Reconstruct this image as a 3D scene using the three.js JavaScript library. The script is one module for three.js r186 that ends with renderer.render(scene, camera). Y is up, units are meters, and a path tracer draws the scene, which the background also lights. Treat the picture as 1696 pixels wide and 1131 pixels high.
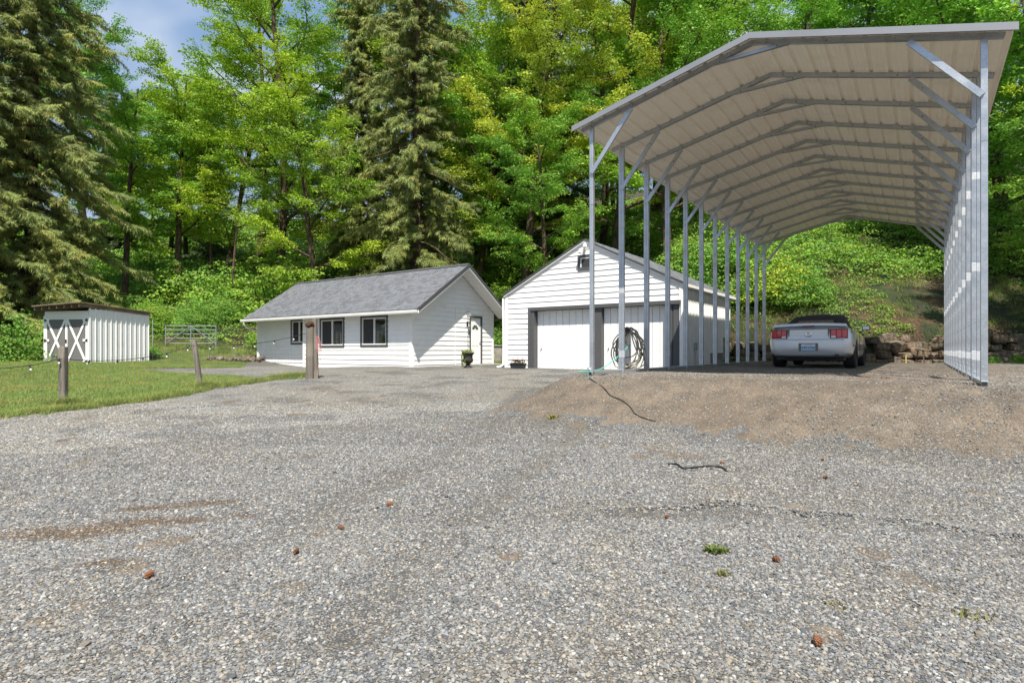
import * as THREE from 'three';
import { mergeGeometries, toCreasedNormals } from 'three/addons/utils/BufferGeometryUtils.js';
import { RoundedBoxGeometry } from 'three/addons/geometries/RoundedBoxGeometry.js';
import { Brush, Evaluator, SUBTRACTION } from 'three-bvh-csg';

// ---------- camera, sky, sun, exposure ----------
const scene = new THREE.Scene();
const EYE = 1.42, F = 956, HZ = 580.3, TH = 0.6182, SN = Math.sin(TH), CS = Math.cos(TH);
const camera = new THREE.PerspectiveCamera(2 * Math.atan(565.5 / F) * 180 / Math.PI, 1696 / 1131, 0.1, 600);
camera.position.set(0, EYE, 0);
camera.setViewOffset(1696, 1131, 0, 565.5 - HZ, 1696, 1131);   // level camera with a small rise of the lens
scene.add(camera);
const renderer = new THREE.WebGLRenderer({ antialias: true });
renderer.setSize(1024, 682);
renderer.toneMapping = THREE.LinearToneMapping;
renderer.toneMappingExposure = 2.5;
renderer.shadowMap.enabled = true;
renderer.shadowMap.type = THREE.PCFSoftShadowMap;
const SUN = new THREE.Vector3(0.177, 2.38, 1.477).normalize();
const sun = new THREE.DirectionalLight(new THREE.Color(1.0, 0.94, 0.85), 3.7);
sun.position.copy(SUN).multiplyScalar(80).add(new THREE.Vector3(0, 0, -20)); sun.castShadow = true;
sun.shadow.mapSize.set(4096, 4096); sun.shadow.bias = -0.0006;
Object.assign(sun.shadow.camera, { left: -55, right: 55, top: 60, bottom: -45, near: 1, far: 220 });
scene.add(sun); sun.target.position.set(0, 0, -20); scene.add(sun.target);

function rng(seed) { let a = seed >>> 0; return () => { a = (a + 0x6D2B79F5) | 0; let t = Math.imul(a ^ (a >>> 15), 1 | a); t = (t + Math.imul(t ^ (t >>> 7), 61 | t)) ^ t; return ((t ^ (t >>> 14)) >>> 0) / 4294967296; }; }
const mix = (a, b, t) => a + (b - a) * t, clamp = (x, a = 0, b = 1) => Math.min(b, Math.max(a, x));
const sstep = (a, b, x) => { const t = clamp((x - a) / (b - a)); return t * t * (3 - 2 * t); };
const hash2 = (i, j, s) => { let h = Math.imul(i, 374761393) + Math.imul(j, 668265263) + Math.imul(s, 2147483647 ^ 0x5bd1e995); h = Math.imul(h ^ (h >>> 13), 1274126177); return ((h ^ (h >>> 16)) >>> 0) / 4294967296; };
function vnoise(x, y, s = 1, per = 0) {
  const i = Math.floor(x), j = Math.floor(y), u = x - i, v = y - j, a = u * u * (3 - 2 * u), b = v * v * (3 - 2 * v);
  const w = per ? (k) => ((k % per) + per) % per : (k) => k;
  const h = (p, q) => hash2(w(p), w(q), s);
  return mix(mix(h(i, j), h(i + 1, j), a), mix(h(i, j + 1), h(i + 1, j + 1), a), b);
}
function fbm(x, y, s = 1, oct = 4, per = 0) { let t = 0, a = 0.5, n = 0; for (let k = 0; k < oct; k++) { t += a * vnoise(x, y, s + k * 17, per); n += a; a *= 0.5; x *= 2; y *= 2; per *= 2; } return t / n; }

{ // blue sky with thin high cloud
  const W = 1024, H = 512, d = new Float32Array(W * H * 4);
  for (let j = 0; j < H; j++) for (let i = 0; i < W; i++) {
    const el = ((j + 0.5) / H - 0.5) * Math.PI, az = ((i + 0.5) / W - 0.5) * 2 * Math.PI;
    const dir = [Math.cos(el) * Math.cos(az), Math.sin(el), Math.cos(el) * Math.sin(az)];
    const up = Math.max(dir[1], 0), k = Math.pow(1 - up, 3.2);
    let r = mix(0.075, 0.28, k), g = mix(0.140, 0.315, k), b = mix(0.255, 0.36, k);
    const sc = 2.2 / (up + 0.35), cx = dir[0] * sc, cz = dir[2] * sc;
    const wisp = fbm(cx * 1.7 + 40 + 0.8 * fbm(cz * 2 + 9, cx * 2, 5, 3), cz * 3.1 + 70, 11, 6);
    const c = sstep(0.46, 0.82, wisp) * 0.7 * sstep(-0.02, 0.1, dir[1]);
    r = mix(r, 0.33, c); g = mix(g, 0.36, c); b = mix(b, 0.41, c);
    const cosS = dir[0] * SUN.x + dir[1] * SUN.y + dir[2] * SUN.z;
    const glow = 0.35 * Math.pow(Math.max(cosS, 0), 6); r += glow * 1.0; g += glow * 0.98; b += glow * 0.92;
    if (dir[1] < 0) { const t = clamp(-dir[1] * 6); r = mix(r, 0.13, t); g = mix(g, 0.13, t); b = mix(b, 0.11, t); }
    const o = (j * W + i) * 4; d[o] = r; d[o + 1] = g; d[o + 2] = b; d[o + 3] = 1;
  }
  const t = new THREE.DataTexture(d, W, H, THREE.RGBAFormat, THREE.FloatType);
  t.mapping = THREE.EquirectangularReflectionMapping; t.colorSpace = THREE.LinearSRGBColorSpace; t.magFilter = THREE.LinearFilter; t.needsUpdate = true;
  scene.background = t; scene.environment = t;
}

// ---------- helpers: names, things, parts, geometry ----------
const taken = new Map();
function numbered(n) { const k = taken.get(n) || 0; taken.set(n, k + 1); return k ? `${n}_${String(k).padStart(3, '0')}` : n; }
const shade = (o) => { o.castShadow = true; o.receiveShadow = true; return o; };
function thing(name, label, category, pos = [0, 0, 0], turn = 0, group) {
  const o = new THREE.Group(); o.name = numbered(name); o.position.set(...pos); o.rotation.y = turn; scene.add(o);
  o.userData = { label, category }; if (group) o.userData.group = group; return o;
}
function part(parent, name, geo, mat, kind) { const m = shade(new THREE.Mesh(geo, mat)); m.name = name; if (kind) m.userData.kind = kind; parent.add(m); return m; }
function single(name, label, category, geo, mat, pos = [0, 0, 0], turn = 0, group) { const m = shade(new THREE.Mesh(geo, mat)); m.name = numbered(name); m.position.set(...pos); m.rotation.y = turn; m.userData = { label, category }; if (group) m.userData.group = group; scene.add(m); return m; }
function struct(name, geo, mat, label, category) { const m = shade(new THREE.Mesh(geo, mat)); m.name = numbered(name); m.userData = { kind: 'structure', label, category }; scene.add(m); return m; }
function copyOf(o, pos, turn, scale, label) { const c = o.clone(); c.name = numbered(o.name.replace(/_\d{3}$/, '')); c.position.set(...pos); c.rotation.y = turn; if (scale) c.scale.set(...(scale.length ? scale : [scale, scale, scale])); c.userData = { ...o.userData }; if (label) c.userData.label = label; scene.add(c); return c; }
function MG(list) {
  const out = list.map((g) => { const n = g.index ? g.toNonIndexed() : g.clone(); for (const k of Object.keys(n.attributes)) if (!['position', 'normal', 'uv'].includes(k)) n.deleteAttribute(k); if (!n.attributes.uv) n.setAttribute('uv', new THREE.BufferAttribute(new Float32Array(n.attributes.position.count * 2), 2)); return n; });
  return mergeGeometries(out);
}
function uvBox(g, s = 1, along) { // uv in metres from the dominant axis of the normal
  const p = g.attributes.position, n = g.attributes.normal, uv = new Float32Array(p.count * 2);
  for (let i = 0; i < p.count; i++) {
    const ax = Math.abs(n.getX(i)), ay = Math.abs(n.getY(i)), az = Math.abs(n.getZ(i)); let a, b;
    if (ax >= ay && ax >= az) { a = p.getZ(i); b = p.getY(i); } else if (ay >= az) { a = p.getX(i); b = p.getZ(i); } else { a = p.getX(i); b = p.getY(i); }
    if (along === 'swap') [a, b] = [b, a];
    uv[2 * i] = a * s; uv[2 * i + 1] = b * s;
  }
  g.setAttribute('uv', new THREE.BufferAttribute(uv, 2)); return g;
}
const box = (w, h, d, x = 0, y = 0, z = 0, rx = 0, ry = 0, rz = 0) => { const g = new THREE.BoxGeometry(w, h, d); if (rx) g.rotateX(rx); if (ry) g.rotateY(ry); if (rz) g.rotateZ(rz); g.translate(x, y, z); return uvBox(g); };
const span = (x0, x1, y0, y1, z0, z1) => box(x1 - x0, y1 - y0, z1 - z0, (x0 + x1) / 2, (y0 + y1) / 2, (z0 + z1) / 2);
const rbox = (w, h, d, x, y, z, r = 0.01, seg = 2) => { const g = new RoundedBoxGeometry(w, h, d, seg, r); g.translate(x, y, z); return uvBox(g); };
const V = (x, y, z) => new THREE.Vector3(x, y, z);
function bar(a, b, w, h, roll = 0) { // box from a to b; w sideways, h upward
  const A = V(...a), B = V(...b), L = A.distanceTo(B), g = new THREE.BoxGeometry(w, h, L); if (roll) g.rotateZ(roll);
  uvBox(g); const m = new THREE.Matrix4().lookAt(A, B, Math.abs(B.y - A.y) > 0.999 * L ? V(1, 0, 0) : V(0, 1, 0)); m.setPosition(A.clone().add(B).multiplyScalar(0.5)); g.applyMatrix4(m); return g;
}
const tube = (pts, r, seg = 24, rad = 6, closed = false) => new THREE.TubeGeometry(new THREE.CatmullRomCurve3(pts.map((p) => V(...p)), closed), seg, r, rad, closed);
const cyl = (r0, r1, h, x = 0, y = 0, z = 0, seg = 12, rx = 0, rz = 0) => { const g = new THREE.CylinderGeometry(r0, r1, h, seg); if (rx) g.rotateX(rx); if (rz) g.rotateZ(rz); g.translate(x, y, z); return g; };
const lathe = (pts, seg = 20, x = 0, y = 0, z = 0) => { const g = new THREE.LatheGeometry(pts.map((p) => new THREE.Vector2(...p)), seg); g.translate(x, y, z); return g; };
function prism(pts, z0, z1) { const s = new THREE.Shape(pts.map((p) => new THREE.Vector2(...p))); const g = new THREE.ExtrudeGeometry(s, { depth: z1 - z0, bevelEnabled: false }); g.translate(0, 0, z0); return uvBox(g); }
function plank(xl0, xr0, xl1, xr1, y0, y1, zb, zf0, zf1) { // lap board: its lower edge stands proud
  const P = [[xl0, y0, zf0], [xr0, y0, zf0], [xr1, y1, zf1], [xl1, y1, zf1], [xl0, y0, zb], [xr0, y0, zb], [xr1, y1, zb], [xl1, y1, zb]];
  const Q = [[0, 1, 2, 3], [5, 4, 7, 6], [4, 5, 1, 0], [3, 2, 6, 7], [4, 0, 3, 7], [1, 5, 6, 2]], v = [];
  for (const q of Q) for (const k of [0, 1, 2, 0, 2, 3]) v.push(...P[q[k]]);
  const g = new THREE.BufferGeometry(); g.setAttribute('position', new THREE.Float32BufferAttribute(v, 3)); g.computeVertexNormals(); return uvBox(g);
}
// ---------- helpers: procedural textures and materials ----------
function tex(n, fn, srgb = true, rep = 1) {
  const d = new Uint8Array(n * n * 4);
  for (let j = 0; j < n; j++) for (let i = 0; i < n; i++) { const c = fn(i / n, j / n); const o = (j * n + i) * 4; if (typeof c === 'number') d[o] = d[o + 1] = d[o + 2] = clamp(c) * 255; else { d[o] = clamp(c[0]) * 255; d[o + 1] = clamp(c[1]) * 255; d[o + 2] = clamp(c[2]) * 255; } d[o + 3] = 255; }
  const t = new THREE.DataTexture(d, n, n); t.wrapS = t.wrapT = THREE.RepeatWrapping; t.magFilter = THREE.LinearFilter; t.minFilter = THREE.LinearMipmapLinearFilter; t.generateMipmaps = true;
  if (srgb) t.colorSpace = THREE.SRGBColorSpace; t.repeat.set(rep, rep); t.needsUpdate = true; return t;
}
const lin = (r, g, b) => new THREE.Color().setRGB(r, g, b);
const std = (c, o = {}) => new THREE.MeshStandardMaterial({ color: Array.isArray(c) ? lin(...c) : c, roughness: 0.8, metalness: 0, ...o });
const phy = (c, o = {}) => new THREE.MeshPhysicalMaterial({ color: Array.isArray(c) ? lin(...c) : c, roughness: 0.6, metalness: 0, ...o });
const T = {};
T.paint = tex(512, (u, v) => { const n = fbm(u * 8, v * 8, 3, 4, 8), f = fbm(u * 64, v * 64, 5, 2, 64); const k = 0.975 + 0.025 * n + 0.02 * (f - 0.5) - 0.025 * sstep(0.6, 0.8, fbm(u * 5, v * 5, 21, 5, 5)); return [k, k * 0.997, k * 0.99]; }, true, 0.6);
T.paintB = tex(256, (u, v) => fbm(u * 12, v * 90, 8, 3, 12), false, 1.2);
T.wood = tex(512, (u, v) => { const w = fbm(u * 3, v * 42, 9, 4, 3) * 0.6 + fbm(u * 10, v * 120, 12, 2, 10) * 0.4; const crack = sstep(0.66, 0.8, fbm(u * 2, v * 60, 31, 3, 2)); const k = 0.52 + 0.5 * (w - 0.5) - 0.28 * crack; return [k * 1.02, k * 0.975, k * 0.91]; }, true, 1);
T.woodB = tex(512, (u, v) => fbm(u * 3, v * 42, 9, 4, 3) - 0.6 * sstep(0.66, 0.8, fbm(u * 2, v * 60, 31, 3, 2)), false, 1);
T.galv = tex(512, (u, v) => { // zinc spangle
  let b1 = 9, id = 0; const N = 40, x = u * N, y = v * N, i0 = Math.floor(x), j0 = Math.floor(y);
  for (let a = -1; a < 2; a++) for (let b = -1; b < 2; b++) { const i = i0 + a, j = j0 + b, p = ((i % N) + N) % N, q = ((j % N) + N) % N, dx = i + hash2(p, q, 3) - x, dy = j + hash2(p, q, 4) - y, dd = dx * dx + dy * dy; if (dd < b1) { b1 = dd; id = hash2(p, q, 5); } }
  const k = 0.88 + 0.06 * (id - 0.5) + 0.09 * (fbm(u * 4, v * 4, 7, 4, 4) - 0.5); return [k, k * 1.005, k * 1.01];
}, true, 1.2);
T.galvR = tex(256, (u, v) => 0.55 + 0.5 * (fbm(u * 6, v * 6, 77, 4, 6) - 0.5), false, 1.2);
T.grain = tex(512, (u, v) => { const k = 0.62 + 0.55 * (vnoise(u * 256, v * 256, 3, 256) - 0.5) + 0.3 * (vnoise(u * 128, v * 128, 6, 128) - 0.5); return [k, k, k]; }, true, 2.5);
T.conc = tex(512, (u, v) => { const k = 0.6 + 0.35 * (fbm(u * 6, v * 6, 4, 5, 6) - 0.5) + 0.15 * (vnoise(u * 200, v * 200, 8, 200) - 0.5); return [k, k * 0.98, k * 0.94]; }, true, 0.7);
T.bark = tex(512, (u, v) => { const k = 0.42 + 0.6 * (fbm(u * 20, v * 5, 14, 4, 5) - 0.5) + 0.2 * (vnoise(u * 80, v * 80, 2, 80) - 0.5), m = sstep(0.5, 0.75, fbm(u * 4, v * 4, 41, 4, 4)); return [mix(k * 0.95, k * 0.62, m * 0.7), mix(k * 0.8, k * 0.66, m * 0.7), mix(k * 0.64, k * 0.3, m * 0.7)]; }, true, 0.8);
T.barkB = tex(512, (u, v) => fbm(u * 20, v * 5, 14, 4, 5), false, 0.8);
const PAL = [[0.44, 0.445, 0.44], [0.385, 0.395, 0.405], [0.48, 0.475, 0.46], [0.345, 0.355, 0.365], [0.525, 0.515, 0.49], [0.45, 0.435, 0.405], [0.41, 0.42, 0.43], [0.545, 0.545, 0.535], [0.43, 0.405, 0.37], [0.465, 0.47, 0.47], [0.365, 0.375, 0.385], [0.50, 0.47, 0.425]];
const cells = (N, S, seed) => (u, v) => { let b1 = 9, b2 = 9, ip = 0, jp = 0; const x = u * N, y = v * N, i0 = Math.floor(x), j0 = Math.floor(y); for (let a = -1; a < 2; a++) for (let b = -1; b < 2; b++) { const i = i0 + a, j = j0 + b, p = ((i % N) + N) % N, q = ((j % N) + N) % N, dx = i + S * hash2(p, q, seed) + (1 - S) / 2 - x, dy = j + S * hash2(p, q, seed + 1) + (1 - S) / 2 - y, dd = Math.hypot(dx, dy * 1.15); if (dd < b1) { b2 = b1; b1 = dd; ip = p; jp = q; } else if (dd < b2) b2 = dd; } return [b1, b2 - b1, hash2(ip, jp, seed + 2), hash2(ip, jp, seed + 3)]; };
const gcell = cells(92, 0.95, 51);
T.gravel = tex(1024, (u, v) => { const [b1, e, id, id2] = gcell(u, v), c = PAL[Math.floor(id * PAL.length)], k = (0.82 + 0.36 * id2) * (0.96 + 0.1 * (vnoise(u * 300, v * 300, 4, 300) - 0.5)), t = sstep(0.0, 0.16, e); return [mix(0.35, c[0] * k, t), mix(0.335, c[1] * k, t), mix(0.31, c[2] * k, t)]; }, true, 1 / 1.7);
T.gravelB = tex(1024, (u, v) => { const [b1, e, , id2] = gcell(u, v); return sstep(0, 0.4, e) * (0.55 + 0.45 * id2); }, false, 1 / 1.7);
const dcell = cells(60, 0.98, 91);
T.dirt = tex(1024, (u, v) => { const n = fbm(u * 10, v * 10, 6, 5, 10), f = vnoise(u * 256, v * 256, 7, 256), [b1, e, id, id2] = dcell(u, v), st = (id < 0.34 ? 1 : 0) * sstep(0.05, 0.2, e) * sstep(0.5, 0.32, b1), c = PAL[Math.floor(id2 * PAL.length)]; const k = 0.78 + 0.36 * (n - 0.5) + 0.22 * (f - 0.5); return [mix(0.525 * k, c[0], st), mix(0.475 * k, c[1], st), mix(0.41 * k, c[2], st)]; }, true, 1 / 2.1);
T.dirtB = tex(1024, (u, v) => { const [b1, e, id, id2] = dcell(u, v); return 0.3 + 0.3 * (fbm(u * 40, v * 40, 9, 3, 40) - 0.5) + (id < 0.34 ? 0.5 : 0) * sstep(0.5, 0.25, b1); }, false, 1 / 2.1);
T.lawn = tex(1024, (u, v) => { const n = fbm(u * 6, v * 6, 16, 4, 6), f = vnoise(u * 300, v * 300, 17, 300), g = fbm(u * 90, v * 90, 19, 3, 90), y = sstep(0.5, 0.72, n); const k = 0.74 + 0.7 * (g - 0.5) + 0.3 * (f - 0.5); return [mix(0.42, 0.56, y) * k, mix(0.49, 0.54, y) * k, mix(0.19, 0.28, y) * k]; }, true, 1 / 3.1);
T.lawnB = tex(512, (u, v) => fbm(u * 90, v * 90, 19, 3, 90), false, 1 / 1.6);
T.floor = tex(1024, (u, v) => { const n = fbm(u * 7, v * 7, 26, 5, 7), f = fbm(u * 90, v * 90, 27, 3, 90), m = sstep(0.48, 0.66, fbm(u * 4, v * 4, 61, 5, 4)); const k = 0.62 + 0.55 * (n - 0.5) + 0.7 * (f - 0.5); return [mix(0.55, 0.34, m) * k, mix(0.44, 0.42, m) * k, mix(0.31, 0.19, m) * k]; }, true, 1 / 3.3);
T.floorB = tex(512, (u, v) => fbm(u * 60, v * 60, 27, 4, 60), false, 1 / 2);
T.rock = tex(512, (u, v) => { const k = 0.5 + 0.5 * (fbm(u * 7, v * 7, 84, 5, 7) - 0.5) + 0.2 * (vnoise(u * 120, v * 120, 6, 120) - 0.5), m = sstep(0.55, 0.7, fbm(u * 5, v * 5, 48, 4, 5)); return [mix(k * 1.02, k * 0.8, m), mix(k * 0.93, k * 0.82, m), mix(k * 0.84, k * 0.55, m)]; }, true, 1);
const M = {};
M.white = std([0.80, 0.80, 0.79], { map: T.paint, roughness: 0.55, bumpMap: T.paintB, bumpScale: 0.0012 });
M.trimWhite = std([0.80, 0.80, 0.78], { map: T.paint, roughness: 0.5 });
M.dark = std([0.075, 0.076, 0.08], { map: T.paint, roughness: 0.55 });
M.glass = phy([0.9, 0.93, 0.92], { roughness: 0.02, transmission: 1, thickness: 0, ior: 1.5, specularIntensity: 1 });
M.screen = std([0.03, 0.03, 0.032], { roughness: 0.7 });
M.room = std([0.36, 0.29, 0.21], { roughness: 0.9 });
M.galv = std([0.60, 0.63, 0.66], { map: T.galv, roughnessMap: T.galvR, roughness: 0.72, metalness: 0.72 });
M.galvPale = std([0.72, 0.74, 0.76], { map: T.galv, roughness: 0.6, metalness: 0.5 });
M.sheet = std([0.90, 0.86, 0.77], { map: T.paint, roughness: 0.5, metalness: 0.0 });
M.fascia = std([0.27, 0.28, 0.30], { map: T.paint, roughness: 0.4, metalness: 0.3 });
M.shingle = std([0.30, 0.31, 0.33], { map: T.grain, roughness: 0.95, vertexColors: true });
M.ridge = std([0.16, 0.165, 0.175], { map: T.grain, roughness: 0.95 });
M.wood = std([0.62, 0.60, 0.57], { map: T.wood, bumpMap: T.woodB, bumpScale: 0.006, roughness: 0.9 });
M.woodRaw = std([0.80, 0.66, 0.48], { map: T.wood, roughness: 0.9 });
M.conc = std([0.78, 0.76, 0.72], { map: T.conc, roughness: 0.92 });
M.bark = std([0.55, 0.52, 0.48], { map: T.bark, bumpMap: T.barkB, bumpScale: 0.03, roughness: 0.95 });
M.black = std([0.018, 0.018, 0.02], { roughness: 0.55 });
M.rubber = std([0.02, 0.02, 0.021], { roughness: 0.85 });
M.gravel = std([1, 1, 1], { map: T.gravel, bumpMap: T.gravelB, bumpScale: 0.014, roughness: 0.92, vertexColors: true });
M.dirt = std([1, 1, 1], { map: T.dirt, bumpMap: T.dirtB, bumpScale: 0.012, roughness: 0.95, vertexColors: true });
M.lawn = std([1, 1, 1], { map: T.lawn, bumpMap: T.lawnB, bumpScale: 0.02, roughness: 0.95, vertexColors: true });
M.floor = std([1, 1, 1], { map: T.floor, bumpMap: T.floorB, bumpScale: 0.05, roughness: 0.97, vertexColors: true });
M.ivory = std([0.79, 0.785, 0.77], { map: T.paint, roughness: 0.6, bumpMap: T.paintB, bumpScale: 0.0012 });
M.rock = std([0.62, 0.58, 0.55], { map: T.rock, bumpMap: T.rock, bumpScale: 0.02, roughness: 0.9 });

// ---------- the ground ----------
const atDepth = (px, d) => (px - 848) / F * d;
// local frame of the buildings: x to the right along the fronts, z towards the viewer; world yaw is -TH
const YAW = -TH;
const CP = [1.445, 10.41];                                    // front post of the carport beside the garage (x, depth)
const toCarport = (x, d) => { const a = x - CP[0], b = d - CP[1]; return [a * CS - b * SN, a * SN + b * CS]; };  // [across, along]
const TOE = [[-90, 30], [-26, 30.5], [-17, 32], [-11, 34], [-4, 33.5], [1, 31.5], [4.5, 28.5], [8.2, 25.2], [11.3, 22.3], [13.2, 20.9], [16, 20.6], [22, 21], [40, 19], [90, 12]];
function toeDist(x, d) { if (d < 11.5 && Math.abs(x) < 60) return -9; let best = 1e9, s = 1; for (let i = 0; i + 1 < TOE.length; i++) { const [ax, ay] = TOE[i], [bx, by] = TOE[i + 1], ux = bx - ax, uy = by - ay, t = clamp(((x - ax) * ux + (d - ay) * uy) / (ux * ux + uy * uy)), dx = x - ax - t * ux, dy = d - ay - t * uy, q = dx * dx + dy * dy; if (q < best) { best = q; s = ux * dy - uy * dx > 0 ? 1 : -1; } } return s * Math.sqrt(best); }
const ramp = (d) => { const a = 0.039 * d, c = 0.76; return d < 15 ? a : d < 24 ? 0.585 + (c - 0.585) * (1 - Math.pow(1 - (d - 15) / 9, 2)) : c; };
const CTRL = [[-8.56, 11, 0.41], [-7.59, 14, 0.546], [-5.73, 16.7, 0.62], [-8.25, 9.3, 0.35], [-13.7, 24, 0.64], [-12.8, 29.6, 0.56], [-9.93, 27.4, 0.63], [-4.04, 23.2, 0.76], [-0.24, 22.8, 0.76], [-0.95, 27.6, 0.71], [-16.9, 23, 0.946], [-18.6, 23, 0.94], [-17.2, 27.3, 1.0], [-17.8, 31, 1.9], [-14, 31.5, 1.5], [1.1, 20, 0.69], [-0.7, 14.5, 0.54], [-21, 24, 1.0], [-22, 29, 1.5], [5.5, 18.7, 0.76], [3, 26, 0.8], [7.5, 21.5, 0.9]].map(([x, d, y]) => [x, d, y - ramp(d)]);
const flatD = (py) => F * EYE / (py - HZ + 0.039 * F), RUTS = [[[1180, 846], [1300, 852], [1450, 862], [1600, 882], [1720, 898], 0.035, 0.10], [[200, 1000], [420, 900], [640, 800], [800, 720], [900, 660], -0.026, 0.22], [[560, 1050], [700, 920], [840, 810], [940, 730], [1000, 670], -0.026, 0.22], [[1010, 850], [1120, 846], [1200, 848], [1300, 842], 0.025, 0.09], [[1190, 690], [1290, 686], [1380, 682], [1470, 690], [1690, 700], 0.03, 0.09]].map((r) => { const w = r.pop(), h = r.pop(); const p = r.map(([a, b]) => { const d = flatD(b); return [(a - 848) / F * d, d]; }), xs = p.map((q) => q[0]), ds = p.map((q) => q[1]); return { h, w, p, b: [Math.min(...xs) - 0.7, Math.max(...xs) + 0.7, Math.min(...ds) - 0.7, Math.max(...ds) + 0.7] }; });
function ruts(x, d) { let y = 0; for (const r of RUTS) { if (x < r.b[0] || x > r.b[1] || d < r.b[2] || d > r.b[3]) continue; let best = 9; for (let i = 0; i + 1 < r.p.length; i++) { const [ax, ay] = r.p[i], [bx, by] = r.p[i + 1], ux = bx - ax, uy = by - ay, t = clamp(((x - ax) * ux + (d - ay) * uy) / (ux * ux + uy * uy)); best = Math.min(best, (x - ax - t * ux) ** 2 + (d - ay - t * uy) ** 2); } if (best < 0.5) y += r.h * Math.exp(-best / (r.w * r.w)) * (0.4 + 1.2 * vnoise(x * 3, d * 3, 77)); } return y; }
const MOUND = EYE - 0.4346;
function padWeight(x, d) { const [u, w] = toCarport(x, d), n = 0.35 * (fbm(x * 0.9 + 20, d * 0.9 + 20, 71, 3) - 0.5); const left = mix(-1.25, -0.9, sstep(-2, 3, w)); return sstep(left - 0.35 + n, -0.25, u) * sstep(-2.35 + n + 0.3 * sstep(0.5, 3, u), 0.1, w); }
function g(x, d) {
  let y = ramp(d), sw = 0.02, sr = 0; for (const [cx, cd, r] of CTRL) { const q = (x - cx) ** 2 + (d - cd) ** 2; if (q < 90) { const w = Math.exp(-q / 9); sw += w; sr += w * r; } }
  y += sr / sw;
  const s = toeDist(x, d), pw = padWeight(x, d);
  if (pw > 0) y = mix(y, Math.max(y, MOUND), pw * (1 - sstep(-0.2, 1, s)));
  if (s > 0) {
    const r = sstep(5, 10.5, x), hl = 0.34 * s + 0.4 * sstep(0, 2.5, s), hr = 1.05 * sstep(0.1, 0.8, s) + 0.60 * Math.min(Math.max(0, s - 0.5), 13) + 0.3 * Math.max(0, s - 13.5);
    y = mix(mix(y, 1.6, sstep(0, 6, s)) + Math.min(hl, 21), mix(y, MOUND, sstep(0, 1, s)) + hr, r) + 0.5 * (fbm(x * 0.35, d * 0.35, 44, 3) - 0.5) * sstep(0.5, 3, s);
  }
  y += 0.035 * (fbm(x * 0.8 + 5, d * 0.8 + 9, 33, 3) - 0.5) + 0.016 * (fbm(x * 3.2, d * 3.2, 35, 2) - 0.5);
  if (d < 14 && d > 1) y += ruts(x, d);
  return y;
}
function hit(px, py) { // where the ray through a photo pixel meets the ground: [x, y, z]
  const rx = (px - 848) / F, ry = (HZ - py) / F; let d0 = 0.5;
  for (let d = 0.6; d < 120; d += 0.08) { if (EYE + ry * d < g(rx * d, d)) { let lo = d0, hi = d; for (let k = 0; k < 12; k++) { const m = (lo + hi) / 2; if (EYE + ry * m < g(rx * m, m)) hi = m; else lo = m; } return [rx * hi, g(rx * hi, hi), -hi]; } d0 = d; }
  return [rx * 60, g(rx * 60, 60), -60];
}
const H2 = (px, py) => { const p = hit(px, py); return [p[0], -p[2]]; };
const LAWN = [...[[-300, 726], [0, 691], [110, 680], [215, 667], [290, 656], [326, 646], [345, 641], [395, 636], [431, 631], [445, 630], [460, 629], [508, 625], [509, 620], [460, 623], [431, 628], [386, 623], [336, 622], [299, 619], [250, 614], [205, 611.5], [250, 609.8], [340, 609.3], [400, 608.6]].map((p) => H2(...p)), [-13.3, 29.3], [-12.2, 30.6], [-10.6, 34.5], [-48, 33], [-48, -4]];
const inside = (P, x, y) => { let c = false; for (let i = 0, j = P.length - 1; i < P.length; j = i++) if ((P[i][1] > y) !== (P[j][1] > y) && x < (P[j][0] - P[i][0]) * (y - P[i][1]) / (P[j][1] - P[i][1]) + P[i][0]) c = !c; return c; };
const nz = (x, d, s, k) => fbm(x * k + 100, d * k + 100, s, 4);
// rusty earth showing through the gravel where the photograph shows it: [x, depth, half length, half width, turn]
const RUST = [[205, 868, 0.75, 0.12], [140, 885, 0.45, 0.08], [290, 838, 0.5, 0.09], [60, 888, 0.4, 0.06], [355, 833, 0.35, 0.07], [165, 933, 0.25, 0.05]].map(([a, b, l, w]) => [...H2(a, b), l, w]);
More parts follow.
